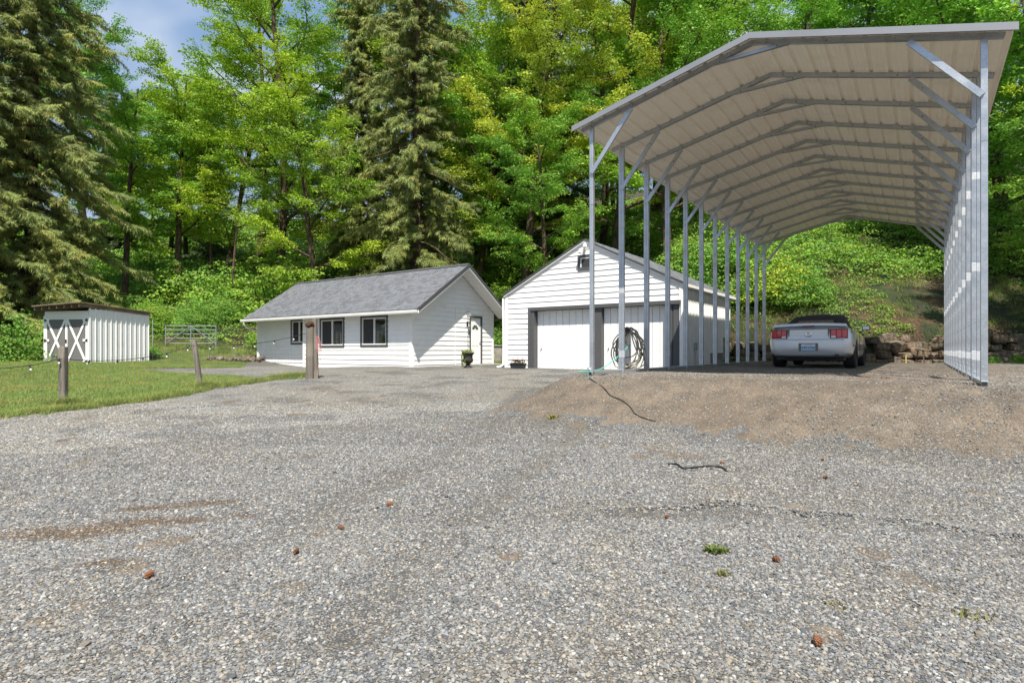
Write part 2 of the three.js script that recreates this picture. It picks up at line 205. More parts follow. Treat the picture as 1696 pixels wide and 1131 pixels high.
// outline along the lawn and buildings inside which the gravel is coloured paler
const PALE_GRAVEL = [[-200, 722], [0, 694], [215, 668], [330, 646], [430, 632], [250, 612], [400, 608], [510, 606], [700, 607], [840, 609], [985, 616], [900, 640], [820, 672], [700, 690], [520, 700], [330, 716], [150, 740], [-200, 770]].map((p) => H2(...p));
function zone(x, d) {
  const jx = x + 0.22 * (nz(x, d, 61, 3.1) - 0.5), jd = d + 0.22 * (nz(x, d, 62, 3.1) - 0.5);
  if (toeDist(jx, jd) > 0.15) return 'floor';
  if (inside(LAWN, jx, jd)) return 'lawn';
  return padWeight(x, d) > 0.10 + 0.5 * (nz(x, d, 67, 2.2) - 0.45) ? 'dirt' : 'gravel';
}
function groundTint(z, x, d) {
  const n = nz(x, d, 63, 0.45), m = nz(x, d, 64, 1.7), f = nz(x, d, 66, 5);
  if (z === 'gravel') { // dusty brownish areas, cleaner grey stone elsewhere
    let b = Math.max(sstep(0.49, 0.66, n * 0.65 + m * 0.35) * 0.7, sstep(0.52, 0.64, nz(x * 0.55 + 0.5 * d, d * 1.6 - 0.4 * x, 69, 0.7)) * 0.55), o = 0; if (d < 12 && d > 1) b = Math.max(b, 0.5 * sstep(-0.01, -0.028, ruts(x, d))); const fresh = inside(PALE_GRAVEL, x + 1.1 * (nz(x, d, 81, 0.8) - 0.5), d + 1.6 * (nz(x, d, 82, 0.8) - 0.5)) ? sstep(0.32, 0.48, nz(x, d, 83, 1.3)) : 0; for (const [cx, cd, l, w] of RUST) { const u = x - cx, v = d - cd; const q = (u / l) ** 2 + ((v - 0.25 * u) / w) ** 2; o = Math.max(o, sstep(1.5, 0.3, q + 1.6 * (f - 0.5))); }
    const k = 0.92 + 0.3 * (m - 0.5); let c = [mix(1, 0.98, b) * k, mix(1, 0.91, b) * k, mix(1, 0.80, b) * k].map((q, i) => q * mix(1, [1.58, 1.56, 1.5][i], fresh));  // fresh is only how far the gravel colour is paled inside that outline
    return [mix(c[0], 0.80, o), mix(c[1], 0.58, o), mix(c[2], 0.38, o)];
  }
  if (z === 'dirt') { const [u, w] = toCarport(x, d), gr = sstep(0.47, 0.62, n * 0.6 + m * 0.4) * sstep(-1.2, 0.5, w), k = 0.78 + 0.3 * (m - 0.5), rust = sstep(0.9, 0.2, ((u - 4.55) / 0.75) ** 2 + ((w - 0.95) / 0.55) ** 2 + 1.1 * (f - 0.5)); const c = [mix(1, 0.98, gr) * k, mix(0.96, 1.02, gr) * k, mix(0.92, 1.1, gr) * k]; return [mix(c[0], 1.15, rust), mix(c[1], 0.62, rust), mix(c[2], 0.34, rust)]; }
  if (z === 'lawn') { const p = toeDist(x, d), br = Math.max(sstep(0.57, 0.7, m) * 0.45, sstep(0.45, 0.62, n) * sstep(27.2, 28.6, d + 0.1 * x) * sstep(31, 29.5, d) * 0.9, sstep(-2.2, -0.6, p) * sstep(0.45, 0.6, m) * 0.5); return [mix(0.62, 1.05, br), mix(0.72, 0.80, br), mix(0.42, 0.75, br)]; }
  const k = 0.60 + 0.4 * (m - 0.5); return [k * 0.86, k * 0.84, k * 0.72];
}
{
  const axis = (a, b, c, e, fine) => { const o = []; for (let v = a; v < b; v += Math.max(0.6, (b - v) * 0.16)) o.push(v); for (let v = b; v < c; v += fine) o.push(v); for (let v = c; v <= e; v += Math.max(0.45, (v - c) * 0.16)) o.push(v); o.push(e); return o; };
  const X = axis(-150, -19, 17, 150, 0.15), D = axis(-40, 0.5, 34, 170, 0.15), nx = X.length, nd = D.length, Y = new Float32Array(nx * nd);
  for (let j = 0; j < nd; j++) for (let i = 0; i < nx; i++) Y[j * nx + i] = g(X[i], D[j]);
  const acc = {}; for (const k of ['gravel', 'dirt', 'lawn', 'floor']) acc[k] = { p: [], n: [], c: [], u: [], m: new Map(), ix: [] };
  const vert = (z, i, j) => { const A = acc[z], id = j * nx + i; if (A.m.has(id)) return A.m.get(id); const k = A.p.length / 3; A.m.set(id, k); A.p.push(X[i], Y[id], -D[j]);
    const i0 = Math.max(i - 1, 0), i1 = Math.min(i + 1, nx - 1), j0 = Math.max(j - 1, 0), j1 = Math.min(j + 1, nd - 1), gx = (Y[j * nx + i1] - Y[j * nx + i0]) / (X[i1] - X[i0]), gd = (Y[j1 * nx + i] - Y[j0 * nx + i]) / (D[j1] - D[j0]), l = Math.hypot(gx, 1, gd); A.n.push(-gx / l, 1 / l, gd / l);
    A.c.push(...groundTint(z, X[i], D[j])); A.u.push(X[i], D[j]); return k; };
  for (let j = 0; j + 1 < nd; j++) for (let i = 0; i + 1 < nx; i++) for (const t of (i + j) % 2 ? [[0, 0, 1, 0, 1, 1], [0, 0, 1, 1, 0, 1]] : [[0, 0, 1, 0, 0, 1], [1, 0, 1, 1, 0, 1]]) {
    const cx = (X[i + t[0]] + X[i + t[2]] + X[i + t[4]]) / 3, cd = (D[j + t[1]] + D[j + t[3]] + D[j + t[5]]) / 3, z = zone(cx, cd);
    acc[z].ix.push(vert(z, i + t[0], j + t[1]), vert(z, i + t[2], j + t[3]), vert(z, i + t[4], j + t[5]));
  }
  for (const [k, nm, lb, ca] of [['gravel', 'gravel_driveway', 'wide grey gravel driveway in front of the buildings', 'driveway'], ['dirt', 'dirt_ground', 'raised brown dirt pad under and before the carport', 'dirt'], ['lawn', 'lawn_ground', 'mown green lawn round the white shed', 'lawn'], ['floor', 'hillside_terrain', 'earthy wooded hillside rising behind the buildings', 'hillside']]) { const A = acc[k], q = new THREE.BufferGeometry(); q.setAttribute('position', new THREE.Float32BufferAttribute(A.p, 3)); q.setAttribute('normal', new THREE.Float32BufferAttribute(A.n, 3)); q.setAttribute('color', new THREE.Float32BufferAttribute(A.c, 3)); q.setAttribute('uv', new THREE.Float32BufferAttribute(A.u, 2)); q.setIndex(A.ix); struct(nm, q, M[k], lb, ca); }
}
const STUFF = { gravel_stones: ['loose grey and tan stones scattered over the driveway', 'gravel'], undergrowth: ['low leafy undergrowth covering the slope beneath the trees', 'undergrowth'], lawn_grass: ['short green grass blades of the lawn', 'grass'], long_grass: ['longer grass tufts along the lawn edges and bank', 'grass'] };
function instanced(name, geo, mat, items, parent, kind = 'stuff') { // items: [Matrix4, Color?]
  const im = shade(new THREE.InstancedMesh(geo, mat, items.length)); im.name = parent ? name : numbered(name); im.userData = { kind }; if (!parent && STUFF[name]) { im.userData.label = STUFF[name][0]; im.userData.category = STUFF[name][1]; im.userData.group = name.replace(/_/g, ' '); }
  items.forEach(([m, c], i) => { im.setMatrixAt(i, m); if (c) im.setColorAt(i, c); }); (parent || scene).add(im); return im;
}
const mat4 = (() => { const e = new THREE.Euler(), q = new THREE.Quaternion(); return (x, y, z, rx, ry, rz, sx, sy = sx, sz = sx) => new THREE.Matrix4().compose(V(x, y, z), q.setFromEuler(e.set(rx, ry, rz)), V(sx, sy, sz)); })();
{ // loose stones lying on the driveway and the mound
  const R = rng(77), shapes = [0, 1, 2, 3].map((k) => { const q = new THREE.IcosahedronGeometry(1, k === 3 ? 1 : 0), p = q.attributes.position, memo = {}; for (let i = 0; i < p.count; i++) { const key = [p.getX(i), p.getY(i), p.getZ(i)].map((v) => v.toFixed(3)).join(); const s = (memo[key] ??= 0.72 + 0.5 * R()); p.setXYZ(i, p.getX(i) * s * 1.15, p.getY(i) * s * 0.62, p.getZ(i) * s * 0.9); } q.computeVertexNormals(); return q; });
  const lists = [[], [], [], []], c = new THREE.Color();
  const scatter = (d0, d1, dens, s0, s1, w0) => { const area = 0.93 * (d1 * d1 - d0 * d0) + w0 * (d1 - d0), n = Math.round(area * dens); for (let k = 0; k < n; k++) {
    const d = Math.sqrt(mix(d0 * d0, d1 * d1, R())), x = (R() * 2 - 1) * (0.93 * d + w0 / 2), z = zone(x, d); if (z === 'lawn' || z === 'floor') continue;
    if (z === 'dirt' && R() > 0.42 + 0.5 * sstep(0.47, 0.62, nz(x, d, 63, 0.45) * 0.6 + nz(x, d, 64, 1.7) * 0.4)) continue;
    if (z === 'gravel' && d < 12 && ruts(x, d) < -0.012 && R() < 0.34) continue;
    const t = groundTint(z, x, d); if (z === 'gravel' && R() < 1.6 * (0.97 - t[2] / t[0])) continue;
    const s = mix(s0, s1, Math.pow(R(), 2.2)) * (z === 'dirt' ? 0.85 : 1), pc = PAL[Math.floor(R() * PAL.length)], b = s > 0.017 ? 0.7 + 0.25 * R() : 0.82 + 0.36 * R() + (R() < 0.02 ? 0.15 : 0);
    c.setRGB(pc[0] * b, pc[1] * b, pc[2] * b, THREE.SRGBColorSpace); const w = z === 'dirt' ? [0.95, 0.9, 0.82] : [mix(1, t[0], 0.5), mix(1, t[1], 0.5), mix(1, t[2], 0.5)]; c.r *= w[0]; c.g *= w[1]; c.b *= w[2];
    lists[Math.floor(R() * 3.6)].push([mat4(x, g(x, d) + s * 0.12, -d, (R() - 0.5) * 0.8, R() * 6.28, (R() - 0.5) * 0.8, s), c.clone()]); } };
  scatter(2.1, 4.2, 7600, 0.0042, 0.0122, 1.2); scatter(4.2, 7, 4000, 0.005, 0.0132, 1.2); scatter(7, 11, 1500, 0.0072, 0.014, 1.2); scatter(11, 18, 180, 0.009, 0.015, 1.2); scatter(2.2, 8, 40, 0.015, 0.024, 1.2);
  const mt = std([1, 1, 1], { roughness: 0.88 }); lists.forEach((l, k) => instanced('gravel_stones', shapes[k], mt, l));
}

// ---------- buildings ----------
// lap siding in the plane z = zb, from y0 to y1, cut round openings [x0, x1, y0, y1]; edge(y) gives [xl, xr]
function siding(parent, y0, y1, exposure, edge, openings, zb, mat, place) {
  for (let y = y0; y < y1 - 0.01; y += exposure) {
    const yt = Math.min(y + exposure, y1), cuts = [y, yt]; for (const o of openings) for (const e of [o[2], o[3]]) if (e > y + 0.015 && e < yt - 0.015) cuts.push(e); cuts.sort((a, b) => a - b);
    for (let k = 0; k + 1 < cuts.length; k++) {
      const a = cuts[k], b = cuts[k + 1], A = edge(a), B = edge(b), m = (a + b) / 2; let segs = [[A[0], A[1], B[0], B[1]]]; if (A[1] - A[0] < 0.03) continue;
      for (const o of openings) if (m > o[2] && m < o[3]) segs = segs.flatMap(([l0, r0, l1, r1]) => { const out = []; if (o[0] > Math.min(l0, l1) + 0.02) out.push([l0, Math.min(r0, o[0]), l1, Math.min(r1, o[0])]); if (o[1] < Math.max(r0, r1) - 0.02) out.push([Math.max(l0, o[1]), r0, Math.max(l1, o[1]), r1]); return out; });
      const f = (v) => zb + mix(0.038, 0.012, (v - y) / exposure);
      for (const s of segs) { const q = plank(s[0], s[1], s[2], s[3], a, b, zb + 0.001, f(a), f(b)); if (place) q.applyMatrix4(place); part(parent, 'siding_board', q, hash2(Math.round(y * 97), k, 5) < 0.3 ? M.ivory : mat); }
    }
  }
}
function wallWith(pts, holes, thick, z) { const s = new THREE.Shape(pts.map((p) => new THREE.Vector2(...p))); for (const [a, b, c, d] of holes) { const h = new THREE.Path(); h.moveTo(a, c); h.lineTo(b, c); h.lineTo(b, d); h.lineTo(a, d); h.closePath(); s.holes.push(h); } const q = new THREE.ExtrudeGeometry(s, { depth: thick, bevelEnabled: false }); q.translate(0, 0, z - thick); return uvBox(q); }
// sliding window with dark casing in the plane z; [x0, x1, y0, y1] is the casing's outside
function slider(parent, [x0, x1, y0, y1], z, cw = 0.1) {
  const w = part(parent, 'window', MG([span(x0, x1, y1 - cw, y1, z, z + 0.035), span(x0, x1, y0, y0 + cw, z, z + 0.035), span(x0, x0 + cw, y0 + cw, y1 - cw, z, z + 0.035), span(x1 - cw, x1, y0 + cw, y1 - cw, z, z + 0.035)]), M.dark); w.userData.label = 'dark grey casing round the window';
  const a = x0 + cw, b = x1 - cw, c = y0 + cw, e = y1 - cw, t = 0.045, m = (a + b) / 2;
  part(w, 'frame', MG([span(a, b, e - t, e, z - 0.07, z + 0.015), span(a, b, c, c + t, z - 0.07, z + 0.02), span(a, a + t, c + t, e - t, z - 0.07, z + 0.015), span(b - t, b, c + t, e - t, z - 0.07, z + 0.015), span(m - 0.03, m + 0.03, c + t, e - t, z - 0.06, z + 0.01)]), M.trimWhite);
  part(w, 'pane', span(a + t, m - 0.03, c + t, e - t, z - 0.046, z - 0.04), M.glass); part(w, 'pane', span(m + 0.03, b - t, c + t, e - t, z - 0.036, z - 0.03), M.glass);
  part(w, 'insect_screen', span(a + t, m - 0.03, c + t, e - t, z - 0.028, z - 0.024), M.screenMesh);
}
M.screenMesh = new THREE.MeshStandardMaterial({ color: lin(0.045, 0.043, 0.045), roughness: 0.8, transparent: true, opacity: 0.72 });
// shingle courses on a slope: from the eave edge (x along, y up, z) to the ridge; len in x
function shingles(parent, x0, x1, eave, ridge, exposure, seed, tab = 0.24) {
  const R = rng(seed), dz = ridge[1] - eave[1], dy = ridge[0] - eave[0], L = Math.hypot(dz, dy), ang = Math.atan2(dy, Math.abs(dz)), sg = Math.sign(dz) || 1, n = Math.ceil(L / exposure);
  for (let k = 0; k < n; k++) {
    const s0 = k * exposure, s1 = Math.min(s0 + exposure * 1.15, L), gs = [], cols = []; let x = x0 - R() * tab;
    while (x < x1) { const w = tab * (0.55 + 0.75 * R()), a = Math.max(x, x0), b = Math.min(x + w - 0.004, x1); x += w; if (b - a < 0.02) continue;
      const th = 0.007 + 0.006 * (R() < 0.5 ? 1 : 0), l = s1 - s0, q = new THREE.BoxGeometry(b - a, th, l); uvBox(q); q.translate(0, 0.010 + th / 2, 0); q.rotateX(0.035); q.translate((a + b) / 2, 0, -(s0 + s1) / 2); q.rotateX(ang); if (sg > 0) q.rotateY(Math.PI).translate(a + b, 0, 0); q.translate(0, eave[0], eave[1]);
      if (sg > 0) q.translate(-0, 0, 0); gs.push(q); const v = R() < 0.35 ? 0.74 + 0.12 * R() : 0.95 + 0.2 * R(); for (let i = 0; i < 36; i++) cols.push(v * 0.98, v, v * 1.03); }
    if (!gs.length) continue; const m = MG(gs); m.setAttribute('color', new THREE.Float32BufferAttribute(cols, 3)); part(parent, 'shingle_course', m, M.shingle, 'stuff');
  }
}
const slab = (x0, x1, a, b, t) => { // sloping slab; a, b = [y, z] of its upper edges
  const q = prism([[a[1], a[0]], [b[1], b[0]], [b[1], b[0] - t], [a[1], a[0] - t]].map(([z, y]) => [-z, y]), 0, x1 - x0); q.rotateY(Math.PI / 2); q.translate(x0, 0, 0); return q; };

{ // ----- cottage -----
  const Y0 = 0.40, house = thing('cottage', 'white cottage with lap siding, grey shingle roof and three dark framed windows', 'cottage', [-4.04, 0, -23.2], YAW);
  const L = -11.4, LM = -7.18, D = -5.4, RC = -0.35, EV = 3.02, RG = 5.13, OE = 0.45, OG = 0.75, roofAt = (z) => RG - (RG - EV) * Math.abs(z + 2.7) / (2.7 + OE);
  const topF = roofAt(0) - 0.12, W1 = [-8.69, -7.36, 1.70, 2.95], W2 = [-5.91, -4.145, 1.55, 2.90], W3 = [-3.075, -1.354, 1.563, 2.907], DR = [-4.525, -3.6, 0.80, 3.0];
  const hole = ([a, b, c, e]) => [a + 0.1, b - 0.1, c + 0.1, e - 0.1];
  part(house, 'wall', wallWith([[LM, Y0], [0, Y0], [0, topF], [LM, topF]], [hole(W2), hole(W3)], 0.14, 0), M.white);
  part(house, 'wall', wallWith([[L, Y0], [LM, Y0], [LM, topF + 0.1], [L, topF + 0.1]], [[W1[0] + 0.1, LM - 0.16, W1[2] + 0.1, W1[3] - 0.1]], 0.14, RC), M.white);
  part(house, 'wall', span(LM, LM + 0.14, Y0, topF, RC - 0.01, -0.141), M.white);
  const gable = (x) => { const q = wallWith([[-D, Y0], [0.145, Y0], [0.145, roofAt(-0.145) - 0.12], [2.7, RG - 0.12], [-D, roofAt(D) - 0.12]], x === 0 ? [[3.7, 4.42, 0.86, 2.9]] : [], 0.14, 0); q.rotateY(Math.PI / 2); q.translate(x, 0, 0); return q; };
  part(house, 'wall', gable(0), M.white); part(house, 'wall', gable(L + 0.14), M.white);
  part(house, 'wall', span(L + 0.141, -0.141, Y0, roofAt(D) - 0.13, D, D + 0.14), M.white);
  part(house, 'floor', span(L + 0.15, -0.15, 0.7, 0.84, D + 0.15, -0.5), M.room);
  siding(house, 0.62, topF + 0.1, 0.205, () => [LM, 0.0], [W2, W3], 0.0, M.white);
  siding(house, 0.42, topF + 0.2, 0.205, () => [L, LM], [W1], RC, M.white);
  const turn = new THREE.Matrix4().makeRotationY(Math.PI / 2); // plane z = 0 becomes x = 0; its x runs backwards
  siding(house, 0.62, RG - 0.12, 0.205, (y) => { const h = (RG - 0.1 - y) * (2.7 + OE) / (RG - EV); return [Math.max(0, 2.7 - h), Math.min(-D, 2.7 + h)]; }, [[3.6, 4.525, 0.6, 3.0]], 0.0, M.white, turn);
  for (const q of [span(-0.09, 0.038, 0.55, topF + 0.02, 0.0, 0.045), span(0.001, 0.046, 0.55, topF + 0.02, -0.1, 0.0), span(LM - 0.01, LM + 0.1, 0.5, topF + 0.02, -0.02, 0.045), span(L - 0.04, L + 0.08, 0.4, topF + 0.15, RC + 0.001, RC + 0.05), span(0.001, 0.046, 0.55, roofAt(D) - 0.1, D, D + 0.1), span(0.031, 0.04, 0.62, 3.3, -2.66, -2.62)]) part(house, 'corner_trim', q, M.trimWhite);
  slider(house, W2, 0.012); slider(house, W3, 0.012); slider(house, W1, RC + 0.012);
  { // door in the gable, with a fan light
    const [zb, za] = [DR[0], DR[1]], c = 0.09;
    const dr = part(house, 'door', span(-0.06, -0.015, 0.86, 2.9, zb + 0.1, za - 0.1), M.trimWhite);
    for (const q of [span(0, 0.05, 0.72, 2.91, zb, zb + c), span(0, 0.05, 0.72, 2.91, za - c, za), span(0, 0.05, 2.91, 3.0, zb, za)]) part(dr, 'casing', q, M.dark);
    for (const [a, b, y0, y1] of [[0.12, 0.33, 1.62, 2.2], [0.39, 0.60, 1.62, 2.2], [0.12, 0.33, 0.98, 1.5], [0.39, 0.60, 0.98, 1.5]]) part(dr, 'panel', rbox(0.014, y1 - y0, b - a, -0.012, (y0 + y1) / 2, zb + 0.1 + (a + b) / 2, 0.006), M.trimWhite);
    for (let k = 0; k < 4; k++) { const a0 = Math.PI * (k + 0.1) / 4, a1 = Math.PI * (k + 0.9) / 4, zc = (zb + za) / 2, pts = []; for (let i = 0; i <= 4; i++) { const a = mix(a0, a1, i / 4); pts.push([0.21 * Math.cos(a), 0.21 * Math.sin(a)]); } for (let i = 4; i >= 0; i--) { const a = mix(a0, a1, i / 4); pts.push([0.07 * Math.cos(a), 0.07 * Math.sin(a)]); } const q = prism(pts, 0, 0.006); q.rotateY(Math.PI / 2); q.translate(-0.012, 2.38, zc); part(dr, 'pane', q, M.doorPane ??= phy([0.03, 0.035, 0.035], { roughness: 0.05 })); }
    part(dr, 'knob', new THREE.SphereGeometry(0.032, 12, 8).translate(0.035, 1.82, zb + 0.17), M.galv);
    part(house, 'door_step', span(0.03, 1.05, 0.5, 0.80, zb - 0.9, za + 0.35), M.conc);
  }
  { // roof
    const roof = part(house, 'roof', slab(L - 0.2, OG, [EV, OE], [RG, -2.7], 0.1), M.trimWhite); part(roof, 'rear_slope', slab(L - 0.2, OG, [RG, -2.7], [EV, D - OE], 0.1), M.ridge);
    shingles(roof, L - 0.22, OG + 0.02, [EV + 0.002, OE + 0.03], [RG + 0.01, -2.7], 0.142, 5);
    for (let x = L - 0.22; x < OG; x += 0.25) { const w = Math.min(0.262, OG + 0.02 - x); part(roof, 'ridge_cap', MG([box(w, 0.016, 0.17, x + w / 2, RG + 0.008, -2.62, Math.atan2(RG - EV, 2.7 + OE)), box(w, 0.016, 0.17, x + w / 2, RG + 0.008, -2.78, -Math.atan2(RG - EV, 2.7 + OE))]), M.ridge); }
    const rake = (z0, y0, z1, y1, x, dx, dy) => slab(x, x + dx, [y0 + dy, z0], [y1 + dy, z1], 0.16);
    part(roof, 'rake_board', rake(OE, EV, -2.7, RG, OG + 0.001, 0.03, -0.02), M.trimWhite); part(roof, 'rake_board', rake(-2.7, RG, D - OE, EV, OG + 0.001, 0.03, -0.02), M.trimWhite);
    part(roof, 'drip_edge', rake(OE + 0.04, EV - 0.02, -2.7, RG, OG + 0.032, 0.012, 0.025).scale(1, 1, 1), M.ridgeMetal ??= std([0.05, 0.05, 0.055], { roughness: 0.6 })); part(roof, 'drip_edge', rake(-2.7, RG, D - OE, EV, OG + 0.032, 0.012, 0.025), M.ridgeMetal);
    for (let k = 0; k < 14; k++) { const t0 = k / 14, z0 = mix(-2.78, D - OE + 0.05, t0), z1 = mix(-2.78, D - OE + 0.05, (k + 0.94) / 14); part(roof, 'soffit_board', slab(0.05, OG - 0.002, [roofAt(z0) - 0.101, z0], [roofAt(z1) - 0.101, z1], 0.015), M.trimWhite); const zz0 = mix(-2.62, OE - 0.05, t0), zz1 = mix(-2.62, OE - 0.05, (k + 0.94) / 14); part(roof, 'soffit_board', slab(0.05, OG - 0.002, [roofAt(zz0) - 0.101, zz0], [roofAt(zz1) - 0.101, zz1], 0.015), M.trimWhite); }
    const gu = prism([[0, 0], [0.11, 0.0], [0.125, 0.06], [0.125, 0.11], [0.118, 0.11], [0.118, 0.062], [0.105, 0.007], [0.007, 0.007], [0.007, 0.11], [0, 0.11]], 0, OG + 0.1 - (L - 0.32)); gu.rotateY(-Math.PI / 2); gu.translate(OG + 0.1, EV - 0.145, OE + 0.005);
    const gutter = part(house, 'gutter', gu, M.trimWhite); part(house, 'eave_fascia', span(L - 0.2, OG, EV - 0.16, EV - 0.101, OE - 0.03, OE + 0.003), M.trimWhite);
    part(house, 'downspout', tube([[L - 0.08, EV - 0.14, OE + 0.06], [L - 0.08, EV - 0.26, OE + 0.05], [L - 0.06, EV - 0.42, OE - 0.1], [L - 0.05, EV - 0.62, RC + 0.2], [L - 0.05, EV - 0.75, RC + 0.09], [L - 0.05, 1.2, RC + 0.09], [L - 0.05, 0.75, RC + 0.09], [L - 0.05, 0.6, RC + 0.25]], 0.042, 40, 8), M.trimWhite);
  }
  const lamp = thing('wall_lantern', 'small dark lantern fixed on the cottage wall beside the door', 'lantern', [-4.04 + SN * 3.42 + 0.05 * CS, 2.62, -(23.2 + CS * 3.42 - 0.05 * SN)], YAW);
  part(lamp, 'back_plate', rbox(0.02, 0.2, 0.1, 0.01, 0, 0, 0.006), M.black); part(lamp, 'arm', tube([[0.02, 0.05, 0], [0.09, 0.1, 0], [0.13, 0.06, 0]], 0.009, 10, 6), M.black); part(lamp, 'lamp_body', MG([cyl(0.03, 0.075, 0.05, 0.13, 0.04, 0, 6), cyl(0.055, 0.04, 0.02, 0.13, -0.14, 0, 6)]), M.black); part(lamp, 'lamp_glass', cyl(0.055, 0.042, 0.14, 0.13, -0.06, 0, 6), M.glass);
}

{ // ----- garage -----
  const garage = thing('garage', 'white gabled garage with two plank doors framed in dark grey', 'garage', [-0.2385, 0, -22.8], YAW);
  const W = 7.08, D = -5.7, Y0 = 0.45, RG = 5.40, EV = 3.60, C = W / 2, OV = 0.06, roofAt = (x) => RG - (RG - EV) * Math.abs(x - C) / (C + OV);
  const OP = [1.08, W - 0.04, 0.4, 3.05];
  part(garage, 'wall', wallWith([[0, Y0], [1.2, Y0], [1.2, 2.95], [W - 0.1, 2.95], [W - 0.1, Y0], [W, Y0], [W, roofAt(W) - 0.1], [C, RG - 0.1], [0, roofAt(0) - 0.1]], [], 0.14, 0), M.white);
  part(garage, 'wall', span(0, 0.12, Y0, roofAt(0) - 0.11, D, -0.141), M.white); part(garage, 'wall', span(0.121, W - 0.121, Y0, EV, D, D + 0.12), M.white);
  siding(garage, 0.66, RG - 0.1, 0.20, (y) => { const h = (RG - 0.08 - y) * (C + OV) / (RG - EV); return [Math.max(0.02, C - h), Math.min(W - 0.02, C + h)]; }, [OP], 0, M.white);
  for (const q of [span(-0.035, 0.1, 0.55, roofAt(0) - 0.06, 0.0, 0.05), span(W - 0.1, W + 0.03, 3.05, roofAt(W) - 0.06, 0.0, 0.05), span(W - 0.035, W + 0.032, 0.55, 3.05, -0.1, 0.049)]) part(garage, 'corner_trim', q, M.trimWhite);
  // dark surround
  for (const q of [span(1.08, W - 0.04, 2.93, 3.05, -0.02, 0.055), span(1.08, 1.20, 0.5, 2.93, -0.02, 0.055), span(1.201, 1.34, 0.5, 2.93, -0.24, 0.02), span(3.88, 4.16, 0.5, 2.93, -0.24, -0.02), span(3.92, 4.12, 0.7, 0.93, -0.02, 0.0), span(6.5, 6.72, 0.5, 2.93, -0.24, -0.03), span(6.73, 6.76, 0.5, 2.93, -0.24, -0.05), span(6.77, W - 0.036, 0.5, 2.93, -0.24, -0.03)]) part(garage, 'door_casing', q, M.dark);
  const R = rng(12);
  for (const [a, b] of [[1.345, 3.875], [4.165, 6.495]]) {
    const dr = part(garage, 'garage_door', span(a, b, 0.62, 2.92, -0.29, -0.255), M.trimWhite), n = 9; dr.userData.label = 'white door of vertical planks';
    for (let k = 0; k < n; k++) { const x0 = mix(a, b, k / n), x1 = mix(a, b, (k + 1) / n); part(dr, 'plank', rbox(x1 - x0 - 0.016, 2.28, 0.046, (x0 + x1) / 2, 1.785, -0.231 + 0.003 * R(), 0.003, 1), M.white); }
    part(dr, 'handle', MG([tube([[a + 0.16, 1.38, -0.2], [a + 0.18, 1.44, -0.16], [a + 0.2, 1.52, -0.19]], 0.008, 8, 5), cyl(0.022, 0.022, 0.012, a + 0.18, 1.46, -0.2, 10, Math.PI / 2)]), M.black);
  }
  part(garage, 'sill', span(1.2, W - 0.1, 0.5, 0.70, -0.3, 0.03), M.conc);
  { const v = part(garage, 'gable_vent', MG([span(C - 0.29, C + 0.29, 4.75, 4.86, 0.02, 0.06), span(C - 0.29, C + 0.29, 4.30, 4.41, 0.02, 0.06), span(C - 0.29, C - 0.18, 4.41, 4.75, 0.02, 0.06), span(C + 0.18, C + 0.29, 4.41, 4.75, 0.02, 0.06)]), M.dark); part(v, 'vent_screen', span(C - 0.18, C + 0.18, 4.41, 4.75, 0.025, 0.04), M.screen); part(v, 'frame', MG([span(C - 0.18, C - 0.145, 4.41, 4.75, 0.04, 0.052), span(C - 0.145, C + 0.18, 4.715, 4.75, 0.04, 0.052)]), M.trimWhite); }
  { // roof
    const roof = part(garage, 'roof', prism([[-OV, EV], [C, RG], [W + OV, EV], [W + OV, EV - 0.09], [C, RG - 0.09], [-OV, EV - 0.09]], D - 0.35, 0.1), M.trimWhite);
    const holder = new THREE.Group(); // courses are made along x, then turned to run along the garage
    shingles(holder, -6.1, 0.12, [EV, W + OV + 0.03], [RG, C], 0.15, 9); shingles(holder, -6.1, 0.12, [EV, W + OV + 0.03], [RG, C], 0.15, 19);
    holder.children.slice().forEach((m, i, all) => { const first = i < all.length / 2, p = m.geometry.attributes.position; for (let k = 0; k < p.count; k++) { const x = p.getX(k), y = p.getY(k), z = p.getZ(k); p.setXYZ(k, first ? z : W - z, y, x); } const q = m.geometry.toNonIndexed ? m.geometry : m.geometry; if (first) { for (const a of Object.values(q.attributes)) { const s = a.itemSize; for (let t = 0; t < a.count; t += 3) for (let e = 0; e < s; e++) { const A = a.array, i1 = (t + 1) * s + e, i2 = (t + 2) * s + e, tmp = A[i1]; A[i1] = A[i2]; A[i2] = tmp; } } } q.computeVertexNormals(); roof.add(m); });
    part(roof, 'rake_edge', prism([[-OV - 0.02, EV], [C, RG + 0.02], [W + OV + 0.02, EV], [W + OV + 0.02, EV - 0.05], [C, RG - 0.035], [-OV - 0.02, EV - 0.05]], 0.101, 0.12), M.ridgeMetal);
    part(roof, 'fascia', span(W + OV + 0.002, W + OV + 0.022, EV - 0.15, EV - 0.01, D - 0.34, 0.09), M.trimWhite);
    part(garage, 'gutter', span(W + OV + 0.023, W + OV + 0.13, EV - 0.13, EV - 0.03, D - 0.34, 0.09), M.trimWhite);
    part(garage, 'downspout', tube([[-0.1, EV - 0.12, 0.05], [-0.1, EV - 0.3, 0.06], [-0.085, 2.6, 0.07], [-0.085, 1.0, 0.07], [-0.085, 0.86, 0.09], [-0.12, 0.78, 0.24], [-0.16, 0.76, 0.42]], 0.04, 40, 8), M.trimWhite);
  }
